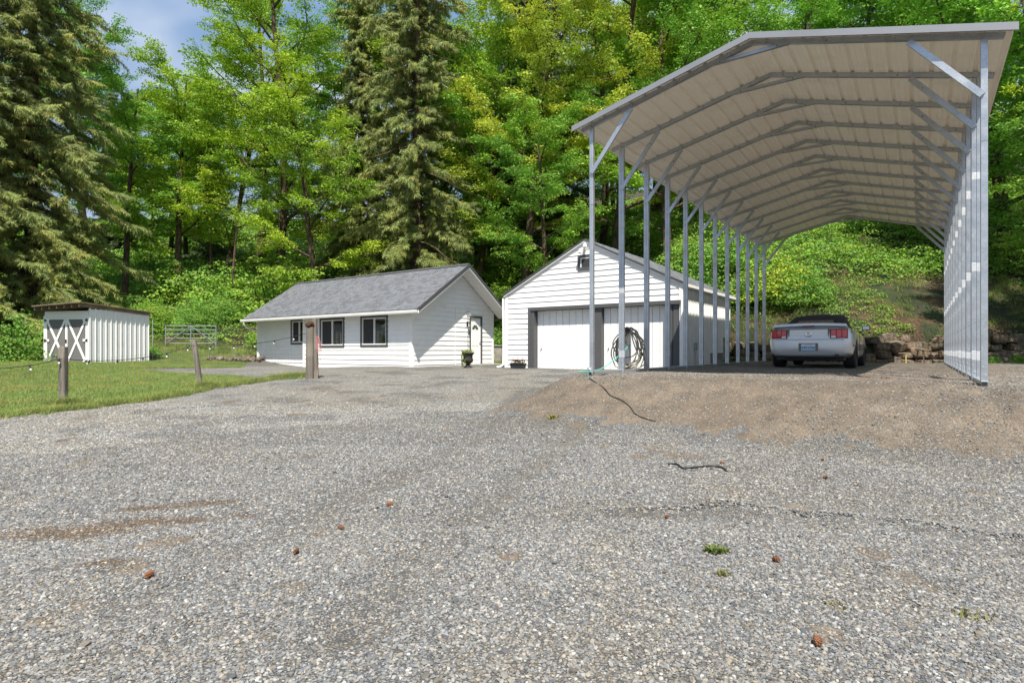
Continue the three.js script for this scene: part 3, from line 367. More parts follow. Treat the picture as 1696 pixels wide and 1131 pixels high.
  // side wall with ribbed cladding; the ground steps up towards the back
  for (const [z0, z1, yb] of [[-2.9, -0.001, 0.92], [-4.55, -2.901, 1.32], [D, -4.551, 1.92]]) {
    part(garage, 'wall', span(W - 0.12, W, yb, EV - 0.1, z0, z1 - (z1 > -0.1 ? 0.14 : 0)), M.white);
    for (let z = z1 - 0.06; z > z0 + 0.02; z -= 0.155) part(garage, 'cladding_rib', span(W + 0.001, W + 0.03, yb, EV - 0.11, z - 0.055, z + 0.0), M.white);
  }
  part(garage, 'foundation', span(W - 0.14, W - 0.02, 0.2, 1.93, D, -0.2), M.conc);
  part(garage, 'power_box', MG([rbox(0.08, 0.26, 0.16, W + 0.075, 1.55, -1.1, 0.01), cyl(0.018, 0.018, 0.85, W + 0.075, 1.0, -1.1, 8)]), M.galv);
  const [lx, lz] = [C, 0.05]; const lamp = thing('floodlight', 'twin white floodlight under the peak of the garage gable', 'lamp', [-0.2385 + CS * lx - SN * lz, 5.02, -(22.8 - SN * lx - CS * lz)], YAW);
  part(lamp, 'bracket', MG([rbox(0.1, 0.1, 0.05, 0, 0.04, 0.02, 0.01), cyl(0.02, 0.02, 0.12, 0, 0.0, 0.08, 8, Math.PI / 2)]), M.trimWhite);
  for (const s of [-1, 1]) { const q = MG([cyl(0.035, 0.075, 0.13, 0, 0, 0, 14), cyl(0.078, 0.078, 0.05, 0, -0.09, 0, 14)]); q.rotateX(-0.35); q.rotateZ(s * 0.18); q.translate(s * 0.08, s > 0 ? 0.16 : -0.02, 0.15); part(lamp, 'lamp_head', q, M.trimWhite); }
}

{ // ----- shed -----
  const ph = -0.174, shed = thing('garden_shed', 'white ribbed shed with dark double doors crossed by white braces', 'shed', [-16.86, 0, -23], ph);
  const w = 2.11, l = 3.0, y0 = 0.86, yt = 3.2; // local: x from -w to 0, z from 0 (doors) back to -l
  const top = (x, z) => yt + 0.06 * x + 0.045 * z;
  part(shed, 'wall', span(-0.05, 0, y0, top(0, -l / 2) - 0.06, -l, 0), M.white);
  part(shed, 'wall', span(-w, -w + 0.05, y0, top(-w, -l / 2) - 0.06, -l, 0), M.white); part(shed, 'wall', span(-w + 0.051, -0.051, y0, yt - 0.25, -l, -l + 0.05), M.white);
  part(shed, 'header', span(-w + 0.02, -0.02, 2.74, yt - 0.2, -0.06, 0.0), M.trimWhite);
  for (let k = 0; k <= 12; k++) { const z = -0.03 - k * (l - 0.06) / 12; part(shed, 'wall_rib', prism([[0.002, -0.03], [0.024, -0.012], [0.024, 0.012], [0.002, 0.03]], 0, top(0, z) - 0.06 - y0 - 0.02).rotateX(-Math.PI / 2).translate(0, y0 + 0.02, z), M.white); }
  part(shed, 'corner_trim', span(-0.1, 0.02, y0 - 0.02, 2.8, 0.001, 0.03), M.trimWhite); part(shed, 'corner_trim', span(-w - 0.02, -w + 0.08, y0 - 0.02, 2.8, 0.001, 0.03), M.trimWhite);
  part(shed, 'threshold', span(-w, 0, y0 - 0.12, y0 + 0.0, -0.1, 0.05), M.trimWhite);
  M.shedDoor = std([0.13, 0.13, 0.125], { map: T.paint, roughness: 0.7 });
  for (const [a, b] of [[-w + 0.09, -w / 2 - 0.006], [-w / 2 + 0.006, -0.11]]) {
    const c = y0 + 0.02, e = 2.73, dr = part(shed, 'door', span(a, b, c, e, -0.03, 0.005), M.shedDoor), f = 0.065;
    for (const q of [span(a, b, e - f, e, 0.006, 0.03), span(a, b, c, c + f, 0.006, 0.03), span(a, a + 0.04, c + f, e - f, 0.006, 0.03), span(b - 0.04, b, c + f, e - f, 0.006, 0.03)]) part(dr, 'frame_board', q, M.trimWhite);
    part(dr, 'brace', bar([a + 0.03, c + 0.05, 0.02], [b - 0.03, e - 0.05, 0.02], 0.02, 0.085, 0).translate(0, 0, 0), M.trimWhite); part(dr, 'brace', bar([a + 0.03, e - 0.05, 0.024], [b - 0.03, c + 0.05, 0.024], 0.02, 0.085), M.trimWhite);
    const outer = a < -w / 2 - 0.3 ? a : b, s = outer === a ? 1 : -1; for (const y of [c + 0.1, (c + e) / 2 + 0.02, e - 0.1]) { part(dr, 'hinge_block', span(Math.min(outer, outer + s * 0.16), Math.max(outer, outer + s * 0.16), y - 0.05, y + 0.05, 0.031, 0.04), M.trimWhite); part(dr, 'hinge', prism([[outer - s * 0.06, y - 0.07], [outer + s * 0.08, y], [outer - s * 0.06, y + 0.07]], 0.041, 0.05), M.black); }
  }
  part(shed, 'latch', span(-w / 2 - 0.04, -w / 2 + 0.03, 1.72, 1.86, 0.03, 0.05), M.black);
  const rf = (x0, x1, z0, z1, t, dy) => { const P = [[x0, z1], [x1, z1], [x1, z0], [x0, z0]].map(([x, z]) => [x, top(x, z) + dy, z]); const v = []; const a = P, b = P.map((p) => [p[0], p[1] - t, p[2]]); const quad = (p, q, r, s) => v.push(...p, ...q, ...r, ...p, ...r, ...s); quad(a[0], a[1], a[2], a[3]); quad(b[3], b[2], b[1], b[0]); for (let i = 0; i < 4; i++) quad(b[i], b[(i + 1) % 4], a[(i + 1) % 4], a[i]); const q = new THREE.BufferGeometry(); q.setAttribute('position', new THREE.Float32BufferAttribute(v, 3)); q.computeVertexNormals(); return uvBox(q); };
  const roof = part(shed, 'roof', rf(-w + 0.02, 0.12, -l - 0.15, 0.55, 0.025, 0.075), M.woodRaw); roof.userData.label = 'thin flat roof sheet on open rafters';
  for (let k = 0; k < 7; k++) { const x = mix(-w + 0.06, 0.02, k / 6); part(roof, 'rafter', rf(x - 0.022, x + 0.022, -l, 0.48, 0.13, 0.049), M.woodRaw); }
  for (let x = -w + 0.02; x < 0.1; x += 0.1) part(roof, 'roof_rib', rf(x, x + 0.05, -l - 0.16, 0.56, 0.018, 0.094), M.galvRoof ??= std([0.34, 0.29, 0.22], { map: T.galv, roughness: 0.7, metalness: 0.2 }));
}

{ // ----- carport -----
  const cp = thing('carport', 'tall open metal carport of galvanised posts under a ribbed gable roof', 'carport', [CP[0], MOUND, -CP[1]], YAW);
  const W = 5.49, S = 1.267, N = 12, AP = 5.2, SL = 0.25, SLs = (s) => (s < 0 ? 0.238 : 0.279), roofAt = (x) => AP - SLs(x - W / 2) * Math.abs(x - W / 2), pw = 0.064, R = rng(31);
  for (let k = 0; k < N; k++) {
    const z = -k * S;
    for (const side of [0, 1]) {
      const x = side ? W : 0, yTop = roofAt(x) - 0.1, inn = side ? -1 : 1, dx = 0.11;
      const pg = k === 0 ? rbox(0.072, yTop, 0.072, x, yTop / 2, z, 0.006) : MG([rbox(0.054, yTop, pw, x - inn * 0.028, yTop / 2, z, 0.005), rbox(0.054, yTop, pw, x + inn * 0.028, yTop / 2, z, 0.005)]);
      const po = part(cp, 'post', pg, M.galv);
      if (k === 0) part(po, 'splice', rbox(0.075, 0.004, 0.075, x, 3.05, z, 0.001, 1), M.black);
      else for (const h of [0.36, 1.62, 2.92]) { const hh = 0.1 + 0.05 * R(); part(po, 'pale_band', MG([rbox(0.0545, hh, pw + 0.002, x - inn * 0.028, h + 0.02 * (R() - 0.5), z, 0.005), rbox(0.0545, hh, pw + 0.002, x + inn * 0.028, h + 0.02 * (R() - 0.5), z, 0.005)]), M.galvPale); }
      const bolts = []; for (const [a, b] of [[0.13, 0.012], [0.23, -0.012]]) bolts.push(cyl(0.009, 0.009, 0.012, x + inn * (k ? 0.028 : 0) + b, a, z + 0.035, 6, Math.PI / 2)); part(po, 'bolt', bolts[0], M.galvPale); part(po, 'bolt', bolts[1], M.galvPale);
      const xr = x + inn * 0.78; // knee brace
      part(cp, 'knee_brace', (() => { const q = bar([x + inn * 0.02, 3.62, z + 0.05], [xr, roofAt(xr) - 0.13, z + 0.05], 0.036, 0.075); return q; })(), M.galv);
    }
    const ra = (x0, x1, y0, y1) => bar([x0, y0, z], [x1, y1, z], 0.06, 0.064);
    const raft = part(cp, 'rafter', MG([ra(-0.2, W / 2 + 0.004, roofAt(-0.2) - 0.066, AP - 0.066), ra(W / 2 - 0.004, W + 0.2, AP - 0.066, roofAt(W + 0.2) - 0.066)]), M.galv);
    part(raft, 'peak_brace', bar([W / 2 - 0.62, AP - 0.066 - SL * 0.62, z + 0.002], [W / 2 + 0.62, AP - 0.066 - SL * 0.62, z + 0.002], 0.05, 0.05), M.galv);
  }
  for (const x of [0, W]) { const rail = part(cp, 'base_rail', rbox(0.072, 0.06, (N - 1) * S + 0.1, x, 0.022, -(N - 1) * S / 2 + 0.02, 0.006), M.galv); part(rail, 'end_cap', span(x - 0.03, x + 0.03, -0.002, 0.046, 0.0705, 0.073), M.black); }
  // ribbed sheets, four to a slope, ribs running lengthwise
  const z1 = 0.17, z0 = -(N - 1) * S - 0.17, half = W / 2 + 0.28;
  for (const s of [-1, 1]) for (let k = 0; k < 4; k++) {
    const a = half * k / 4, b = half * (k + 1) / 4 + (k < 3 ? 0.02 : 0), pts = [], und = []; const n = 3, pit = (half / 4) / n;
    const prof = [[a, 0]]; for (let i = 0; i < n; i++) { const c = a + pit * i; prof.push([c + pit * 0.2, 0], [c + pit * 0.215, 0.005], [c + pit * 0.26, 0.005], [c + pit * 0.275, 0], [c + pit * 0.45, 0], [c + pit * 0.465, 0.005], [c + pit * 0.51, 0.005], [c + pit * 0.525, 0], [c + pit * 0.70, 0], [c + pit * 0.75, 0.03], [c + pit * 0.91, 0.03], [c + pit * 0.96, 0]); } prof.push([b, 0]);
    const lift = 0.001 * k; const outer = prof.map(([u, h]) => [W / 2 + s * u, AP - SLs(s) * u - 0.03 + h + lift]), inner = outer.slice().reverse().map(([x, y]) => [x, y - 0.0022]);
    const sh = [...outer, ...inner]; if (s < 0) sh.reverse(); part(cp, 'roof_sheet', prism(sh, z0, z1), M.sheet);
  }
  const fas = (x0, y0, x1, y1, z, d) => prism([[x0, y0], [x1, y1], [x1, y1 - 0.095], [x0, y0 - 0.095]].sort(() => 0), z, z + d);
  for (const z of [z1 + 0.001, z0 - 0.031]) { part(cp, 'fascia', fas(W / 2 - half - 0.03, roofAt(W / 2 - half - 0.03) + 0.012, W / 2, AP + 0.012, z, 0.03), M.fascia); part(cp, 'fascia', fas(W / 2, AP + 0.012, W / 2 + half + 0.03, roofAt(W / 2 + half + 0.03) + 0.012, z, 0.03), M.fascia); }
  part(cp, 'ridge_cap', prism([[W / 2 - 0.2, AP - 0.05 + 0.014], [W / 2, AP + 0.006], [W / 2 + 0.2, AP - 0.05 + 0.014], [W / 2 + 0.2, AP - 0.05 + 0.011], [W / 2, AP + 0.003], [W / 2 - 0.2, AP - 0.05 + 0.011]], z0, z1), M.sheet);
}

// ---------- the car ----------
{
  const lx = 2.62, al = 6.15; // across and along the carport
  const wx = CP[0] + CS * lx + SN * al, wd = CP[1] - SN * lx + CS * al;
  const car = thing('convertible_car', 'silver convertible with a black fabric roof parked under the metal carport', 'car', [wx, g(wx, wd) - 0.004, -wd], YAW);
  const paint = phy([0.62, 0.64, 0.66], { roughness: 0.32, metalness: 0.4, clearcoat: 1, clearcoatRoughness: 0.05 }), darkTrim = std([0.016, 0.016, 0.017], { roughness: 0.5 });
  const fabric = std([0.028, 0.026, 0.03], { roughness: 0.95 }), glassD = phy([0.05, 0.055, 0.055], { roughness: 0.04, clearcoat: 1 }), red = phy([0.55, 0.012, 0.022], { roughness: 0.12, clearcoat: 1 }), redDark = phy([0.16, 0.006, 0.01], { roughness: 0.15, clearcoat: 1 }), clear = phy([0.75, 0.72, 0.68], { roughness: 0.15, clearcoat: 1 }), chrome = std([0.8, 0.8, 0.8], { roughness: 0.12, metalness: 1 });
  const rimM = std([0.55, 0.56, 0.58], { roughness: 0.25, metalness: 0.85 });
  // body: sections from the tail (z = 0) to the nose
  const ST = [[0.0, 0.70, 0.36, 0.70, 0.70], [-0.03, 0.80, 0.31, 0.88, 0.84], [-0.09, 0.87, 0.29, 0.965, 0.9], [-0.2, 0.905, 0.28, 1.005, 0.93], [-0.4, 0.93, 0.25, 1.015, 0.94], [-0.9, 0.945, 0.22, 0.995, 0.95], [-1.4, 0.945, 0.2, 0.965, 0.95], [-2.2, 0.93, 0.19, 0.94, 0.95], [-3.1, 0.925, 0.19, 0.95, 0.95], [-3.6, 0.93, 0.2, 0.92, 0.94], [-4.2, 0.915, 0.21, 0.85, 0.92], [-4.55, 0.88, 0.23, 0.77, 0.88], [-4.72, 0.80, 0.26, 0.70, 0.8], [-4.77, 0.72, 0.32, 0.62, 0.75]];
  const ring = ([z, w, yb, yt, tk]) => { const h = yt - yb, half = [[0, yb], [w * 0.55, yb], [w * 0.86, yb + 0.02], [w * 0.955, yb + 0.10 * h + 0.02], [w * 0.985, yb + 0.32 * h], [w, yb + 0.52 * h], [w * 0.985, yb + 0.66 * h], [w * 0.965, yb + 0.80 * h], [w * 0.93, yb + 0.91 * h], [w * 0.86, yb + 0.975 * h], [w * 0.7, yt], [w * 0.35, yt + 0.012], [0, yt + 0.016]]; return [...half, ...half.slice(1, -1).reverse().map(([x, y]) => [-x, y])].map(([x, y]) => [x, y, z]); };
  const loft = (rings, cap = true) => { const v = [], n = rings[0].length; const tri = (a, b, c) => v.push(...a, ...b, ...c); for (let i = 0; i + 1 < rings.length; i++) for (let k = 0; k < n; k++) { const a = rings[i][k], b = rings[i][(k + 1) % n], c = rings[i + 1][(k + 1) % n], d = rings[i + 1][k]; tri(a, d, c); tri(a, c, b); } if (cap) for (const [rg, f] of [[rings[0], 1], [rings[rings.length - 1], 0]]) { const m = [0, (rg[0][1] + rg[Math.floor(n / 2)][1]) / 2, rg[0][2]]; for (let k = 0; k < n; k++) f ? tri(rg[k], rg[(k + 1) % n], m) : tri(rg[(k + 1) % n], rg[k], m); } const q = new THREE.BufferGeometry(); q.setAttribute('position', new THREE.Float32BufferAttribute(v, 3)); q.computeVertexNormals(); return q; };
  let body = loft(ST.map(ring)); const flip = (q) => { const a = q.attributes.position.array; for (let t = 0; t < a.length; t += 9) for (let e = 0; e < 3; e++) { const s = a[t + 3 + e]; a[t + 3 + e] = a[t + 6 + e]; a[t + 6 + e] = s; } q.computeVertexNormals(); return q; };
  const vol = (q) => { const a = q.attributes.position.array; let s = 0; for (let t = 0; t < a.length; t += 9) s += a[t] * (a[t + 4] * a[t + 8] - a[t + 5] * a[t + 7]) - a[t + 1] * (a[t + 3] * a[t + 8] - a[t + 5] * a[t + 6]) + a[t + 2] * (a[t + 3] * a[t + 7] - a[t + 4] * a[t + 6]); return s; };
  const out = (q) => (vol(q) < 0 ? flip(q) : q); body = out(body);
  const WH = [[-0.93, 0.335], [-3.66, 0.335]];
  try { const ev = new Evaluator(); ev.attributes = ['position', 'normal']; let A = new Brush(body); A.updateMatrixWorld(); for (const [z, r] of WH) for (const s of [-1, 1]) { const B = new Brush(cyl(r + 0.055, r + 0.055, 0.34, s * 0.86, r, z, 28, 0, Math.PI / 2)); B.updateMatrixWorld(); A = ev.evaluate(A, B, SUBTRACTION); A.updateMatrixWorld(); } body = A.geometry; } catch (e) { console.log('csg', e.message); }
  body = body.index ? body.toNonIndexed() : body; for (const k of Object.keys(body.attributes)) if (k !== 'position') body.deleteAttribute(k); body = toCreasedNormals(body, 0.7);
  const bd = part(car, 'body', body, paint);
  part(car, 'underbody', rbox(1.5, 0.14, 4.2, 0, 0.25, -2.35, 0.03), darkTrim);
  // tail: panel between the lamps, lamps, spoiler lip, number plate recess
  part(bd, 'boot_panel', rbox(0.84, 0.215, 0.03, 0, 0.832, -0.028, 0.008), paint); part(bd, 'panel_gap', MG([box(0.9, 0.012, 0.03, 0, 0.945, -0.028), box(0.86, 0.012, 0.03, 0, 0.716, -0.022), box(0.012, 0.23, 0.03, 0.43, 0.83, -0.026), box(0.012, 0.23, 0.03, -0.43, 0.83, -0.026)]), darkTrim);
  for (const s of [-1, 1]) {
    const tl = part(car, 'tail_light', rbox(0.37, 0.225, 0.05, 0, 0, 0, 0.02).rotateY(s * 0.14).translate(s * 0.645, 0.832, -0.022), darkTrim);
    for (let k = 0; k < 3; k++) part(tl, 'lens', rbox(0.108, 0.195, 0.04, -0.115 + 0.115 * k, 0, 0.014, 0.012).rotateY(s * 0.14).translate(s * 0.645, 0.832, -0.022), red);
    part(tl, 'reverse_lens', rbox(0.1, 0.05, 0.04, -s * 0.115, -0.08, 0.017, 0.008).rotateY(s * 0.14).translate(s * 0.645, 0.832, -0.022), clear);
  }
  const em = part(car, 'emblem', MG([new THREE.TorusGeometry(0.062, 0.012, 8, 28), cyl(0.05, 0.05, 0.012, 0, 0, 0, 24, Math.PI / 2)]).translate(0, 0.835, -0.008), chrome); part(em, 'emblem_mark', MG([new THREE.TorusGeometry(0.03, 0.008, 6, 20), box(0.012, 0.05, 0.012, 0, 0.012, 0), new THREE.TorusGeometry(0.072, 0.005, 6, 20, 2.2).rotateZ(3.6)]).translate(0, 0.835, 0.001), darkTrim);
  const sp = new THREE.Shape(); sp.moveTo(-0.80, 0); sp.quadraticCurveTo(0, 0.055, 0.80, 0); sp.lineTo(0.78, 0.05); sp.quadraticCurveTo(0, 0.115, -0.78, 0.05); sp.closePath(); const spg = new THREE.ExtrudeGeometry(sp, { depth: 0.17, bevelEnabled: true, bevelSize: 0.012, bevelThickness: 0.012, bevelSegments: 2 }); spg.rotateX(-0.12); spg.translate(0, 0.985, -0.24); const spo = part(car, 'spoiler', uvBox(spg), paint); part(spo, 'brake_light', rbox(0.27, 0.026, 0.02, 0, 1.022, -0.04, 0.006), redDark);
  const rec = part(bd, 'plate_recess', rbox(0.44, 0.2, 0.03, 0, 0.515, -0.012, 0.02), std([0.16, 0.165, 0.17], { roughness: 0.5, metalness: 0.3 }));
  const cv = document.createElement('canvas'); cv.width = 256; cv.height = 128; const cx = cv.getContext('2d'); cx.fillStyle = '#dfe8ee'; cx.fillRect(0, 0, 256, 128); cx.fillStyle = '#9fc3dc'; cx.fillRect(0, 40, 256, 88); cx.fillStyle = '#b9d3e4'; cx.beginPath(); cx.moveTo(60, 100); cx.lineTo(128, 30); cx.lineTo(200, 100); cx.closePath(); cx.fill(); cx.fillStyle = '#8a2f35'; cx.font = 'bold 22px sans-serif'; cx.textAlign = 'center'; cx.fillText('WASHINGTON', 128, 26); cx.fillStyle = '#223a6b'; cx.font = 'bold 58px sans-serif'; cx.fillText('CKZ2532', 128, 92);
  const pt = new THREE.CanvasTexture(cv); pt.colorSpace = THREE.SRGBColorSpace; const plate = new THREE.BoxGeometry(0.305, 0.152, 0.006); plate.translate(0, 0.51, 0.008); part(car, 'number_plate', plate, std([1, 1, 1], { map: pt, roughness: 0.4 }));
  part(bd, 'bumper_step', rbox(1.5, 0.03, 0.05, 0, 0.70, -0.018, 0.012), paint); part(bd, 'rear_valance', rbox(1.2, 0.09, 0.1, 0, 0.30, -0.12, 0.02), darkTrim);
  part(bd, 'panel_gap', MG([box(0.008, 0.34, 0.02, 0.885, 0.82, -0.28), box(0.008, 0.34, 0.02, -0.885, 0.82, -0.28), box(0.01, 0.44, 0.008, 0.945, 0.66, -1.6), box(0.01, 0.44, 0.008, 0.928, 0.66, -3.02), box(0.004, 0.008, 1.4, 0.944, 0.45, -2.3)]), darkTrim); part(car, 'reflector', rbox(0.012, 0.05, 0.1, 0.92, 0.55, -0.36, 0.004), redDark);
  part(car, 'exhaust_pipe', MG([cyl(0.042, 0.042, 0.22, 0.6, 0.31, -0.1, 14, Math.PI / 2), cyl(0.03, 0.03, 0.02, 0.6, 0.31, 0.01, 12, Math.PI / 2)]), darkTrim);
  // soft top and glass
  const TR = [[-0.95, 0.66, 1.0, 0.30], [-1.05, 0.66, 1.06, 0.62], [-1.35, 0.65, 1.22, 0.62], [-1.75, 0.61, 1.35, 0.55], [-2.3, 0.57, 1.40, 0.5], [-2.75, 0.56, 1.385, 0.5], [-2.95, 0.56, 1.34, 0.5]].map(([z, w, yt]) => { const b = 0.96, wb = 0.76, hf = [[0, b], [wb, b], [mix(wb, w, 0.35), mix(b, yt, 0.4)], [mix(wb, w, 0.8), mix(b, yt, 0.78)], [w * 0.94, mix(b, yt, 0.93)], [w * 0.7, yt], [0, yt + 0.015]]; return [...hf, ...hf.slice(1, -1).reverse().map(([x, y]) => [-x, y])].map(([x, y]) => [x, y, z]); });
  const topM = part(car, 'soft_top', toCreasedNormals(out(loft(TR)), 0.7), fabric);
  part(topM, 'rear_window', (() => { const v = []; const a = [-0.44, 1.075, -1.035], b = [0.44, 1.075, -1.035], c = [0.40, 1.20, -1.285], d = [-0.40, 1.20, -1.285]; v.push(...a, ...b, ...c, ...a, ...c, ...d); const q = new THREE.BufferGeometry(); q.setAttribute('position', new THREE.Float32BufferAttribute(v, 3)); q.computeVertexNormals(); q.translate(0, 0.014, 0.012); return q; })(), glassD);
  for (const s of [-1, 1]) part(topM, 'side_window', (() => { const q = prism([[1.6, 0.97], [3.15, 0.97], [2.7, 1.30], [1.75, 1.28]], 0, 0.01); q.rotateY(Math.PI / 2); q.rotateZ(s > 0 ? 0.42 : -0.42); const bb = s > 0 ? 1.17 : -1.17; q.translate(bb, 0.07 , 0); return q; })(), glassD);
  part(car, 'windscreen', (() => { const q = prism([[2.93, 1.35], [3.55, 0.96], [3.53, 0.95], [2.91, 1.34]].map(([z, y]) => [z, y]), -0.56, 0.56); q.rotateY(Math.PI / 2); return q; })(), glassD);
  for (const s of [-1, 1]) { const mr = part(car, 'wing_mirror', rbox(0.20, 0.135, 0.11, s * 0.99, 1.05, -3.0, 0.04, 3), darkTrim); part(mr, 'mirror_glass', rbox(0.16, 0.1, 0.01, s * 0.99, 1.05, -2.943, 0.004), std([0.35, 0.37, 0.38], { roughness: 0.08, metalness: 1 })); part(mr, 'stalk', box(0.14, 0.03, 0.05, s * 0.9, 1.01, -3.0), paint); }
  for (const [z, r] of WH) for (const s of [-1, 1]) {
    const wd2 = z > -2 ? 0.27 : 0.24, prof = [[r - 0.13, -wd2 / 2], [r - 0.03, -wd2 / 2], [r - 0.006, -wd2 / 2 + 0.03], [r, -wd2 / 2 + 0.06], [r, wd2 / 2 - 0.06], [r - 0.006, wd2 / 2 - 0.03], [r - 0.03, wd2 / 2], [r - 0.13, wd2 / 2]];
    const place = (q) => q.rotateZ(Math.PI / 2).translate(s * 0.80, r, z);
    const wh = part(car, 'wheel', place(lathe(prof, 32)), M.rubber);
    for (const o of [-0.07, -0.025, 0.02, 0.065]) part(wh, 'tread_groove', place(new THREE.TorusGeometry(r - 0.001, 0.005, 5, 32).rotateX(Math.PI / 2).translate(0, o, 0)), std([0.004, 0.004, 0.004]));
    const rim = part(wh, 'rim', place(MG([lathe([[0.205, -wd2 / 2 + 0.02], [0.225, -wd2 / 2 + 0.005], [0.225, wd2 / 2 - 0.005], [0.205, wd2 / 2 - 0.02], [0.19, wd2 / 2 - 0.08], [0.19, -wd2 / 2 + 0.08]], 28), ...Array.from({ length: 5 }, (_, k) => box(0.06, 0.03, 0.21, 0, -s * (wd2 / 2 - 0.05), 0.1).rotateY(k * 1.2566)), cyl(0.05, 0.05, 0.05, 0, -s * (wd2 / 2 - 0.05), 0, 12)])), rimM);
  }
}

// ---------- things standing about ----------
const onG = (px, py) => hit(px, py);
M.wire = std([0.30, 0.30, 0.30], { metalness: 0.6, roughness: 0.5 });
const FP = [onG(104, 669), onG(331, 641)], LOG = onG(513, 627);
{ // fence posts
  const mk = (p, h, w, label, lean) => { const o = thing('fence_post', label, 'post', p); const q = new RoundedBoxGeometry(w, h + 0.4, w * 0.85, 3, 0.012), a = q.attributes.position, R = rng(h * 999); for (let i = 0; i < a.count; i++) { const y = a.getY(i) + h / 2 - 0.2; a.setXYZ(i, a.getX(i) * (1 - 0.05 * y) + lean * y, y, a.getZ(i)); } uvBox(q, 1, 'swap'); q.computeVertexNormals(); const b = part(o, 'post_timber', q, M.wood); part(o, 'staple', tube([[lean * h * 0.9 + w / 2 - 0.03, h * 0.9, w * 0.43], [lean * h * 0.9 + w / 2 - 0.015, h * 0.9, w * 0.46], [lean * h * 0.9 + w / 2 - 0.0, h * 0.9, w * 0.43]], 0.003, 6, 4), M.wire); part(o, 'staple', tube([[lean * h * 0.4 - 0.02, h * 0.4, w * 0.43], [lean * h * 0.4, h * 0.4, w * 0.46], [lean * h * 0.4 + 0.02, h * 0.4, w * 0.43]], 0.003, 6, 4), M.wire); return o; };
  mk(FP[0], 1.09, 0.125, 'weathered square fence post standing upright in the lawn before the shed', 0.0); mk(FP[1], 1.13, 0.105, 'weathered grey fence post leaning at the lawn and gravel edge', -0.135);
  const lp = thing('gate_post', 'thick grey log post beside a taller plank at the end of the fence', 'post', LOG);
  const R = rng(4); const log = new THREE.CylinderGeometry(0.105, 0.115, 1.75, 18, 10); { const a = log.attributes.position; for (let i = 0; i < a.count; i++) { const t = Math.atan2(a.getZ(i), a.getX(i)), y = a.getY(i), k = 1 + 0.05 * Math.sin(t * 3 + y) + 0.04 * (fbm(t * 2, y * 3, 9, 2) - 0.5); a.setXYZ(i, a.getX(i) * k, y + 0.62, a.getZ(i) * k); } log.computeVertexNormals(); } const uvl = log.attributes.uv; for (let i = 0; i < uvl.count; i++) uvl.setXY(i, uvl.getY(i) * 1.7, uvl.getX(i) * 0.8);
  const lg = part(lp, 'log', log, M.wood);
  const bk = new THREE.IcosahedronGeometry(0.115, 2), ba = bk.attributes.position; for (let i = 0; i < ba.count; i++) { const k = 0.8 + 0.5 * fbm(ba.getX(i) * 14 + 9, ba.getY(i) * 14 + ba.getZ(i) * 9, 3, 2); ba.setXYZ(i, ba.getX(i) * k * 1.05, ba.getY(i) * k * 0.85, ba.getZ(i) * k); } bk.computeVertexNormals(); bk.translate(0.0, 1.53, 0.01); const ct = part(lg, 'broken_top', bk, std([0.36, 0.2, 0.06], { map: T.bark, roughness: 0.9 })); ct.userData.label = 'rusty orange rotten wood on top of the log';
  const pl = new RoundedBoxGeometry(0.115, 1.95, 0.1, 2, 0.01); pl.translate(0.16, 0.72, -0.06); uvBox(pl, 1, 'swap'); { const a = pl.attributes.position; for (let i = 0; i < a.count; i++) a.setX(i, a.getX(i) - 0.03 * (a.getY(i) - 0.2)); } part(lp, 'plank_post', pl, M.wood);
  const co = thing('red_cord', 'pale red cord hanging in loops from the plank post', 'cord', [LOG[0], LOG[1], LOG[2]]); const red = std([0.36, 0.13, 0.13], { roughness: 0.7 });
  for (let k = 0; k < 4; k++) { const a = 0.20 + 0.012 * k; part(co, 'loop', tube([[a, 1.2, 0.0], [a + 0.06, 1.1, 0.02 + k * 0.01], [a + 0.05 + 0.012 * k, 0.9 - 0.04 * k, 0.02], [a + 0.01, 0.82 - 0.05 * k, 0.01], [a - 0.01, 1.0, 0.0]], 0.006, 30, 5, true), red); }
  part(co, 'tail', tube([[0.24, 0.95, 0.02], [0.3, 0.7, 0.03], [0.31, 0.55, 0.03], [0.25, 0.4, 0.02], [0.235, 0.1, 0.02]], 0.006, 24, 5), std([0.5, 0.3, 0.28]));
}
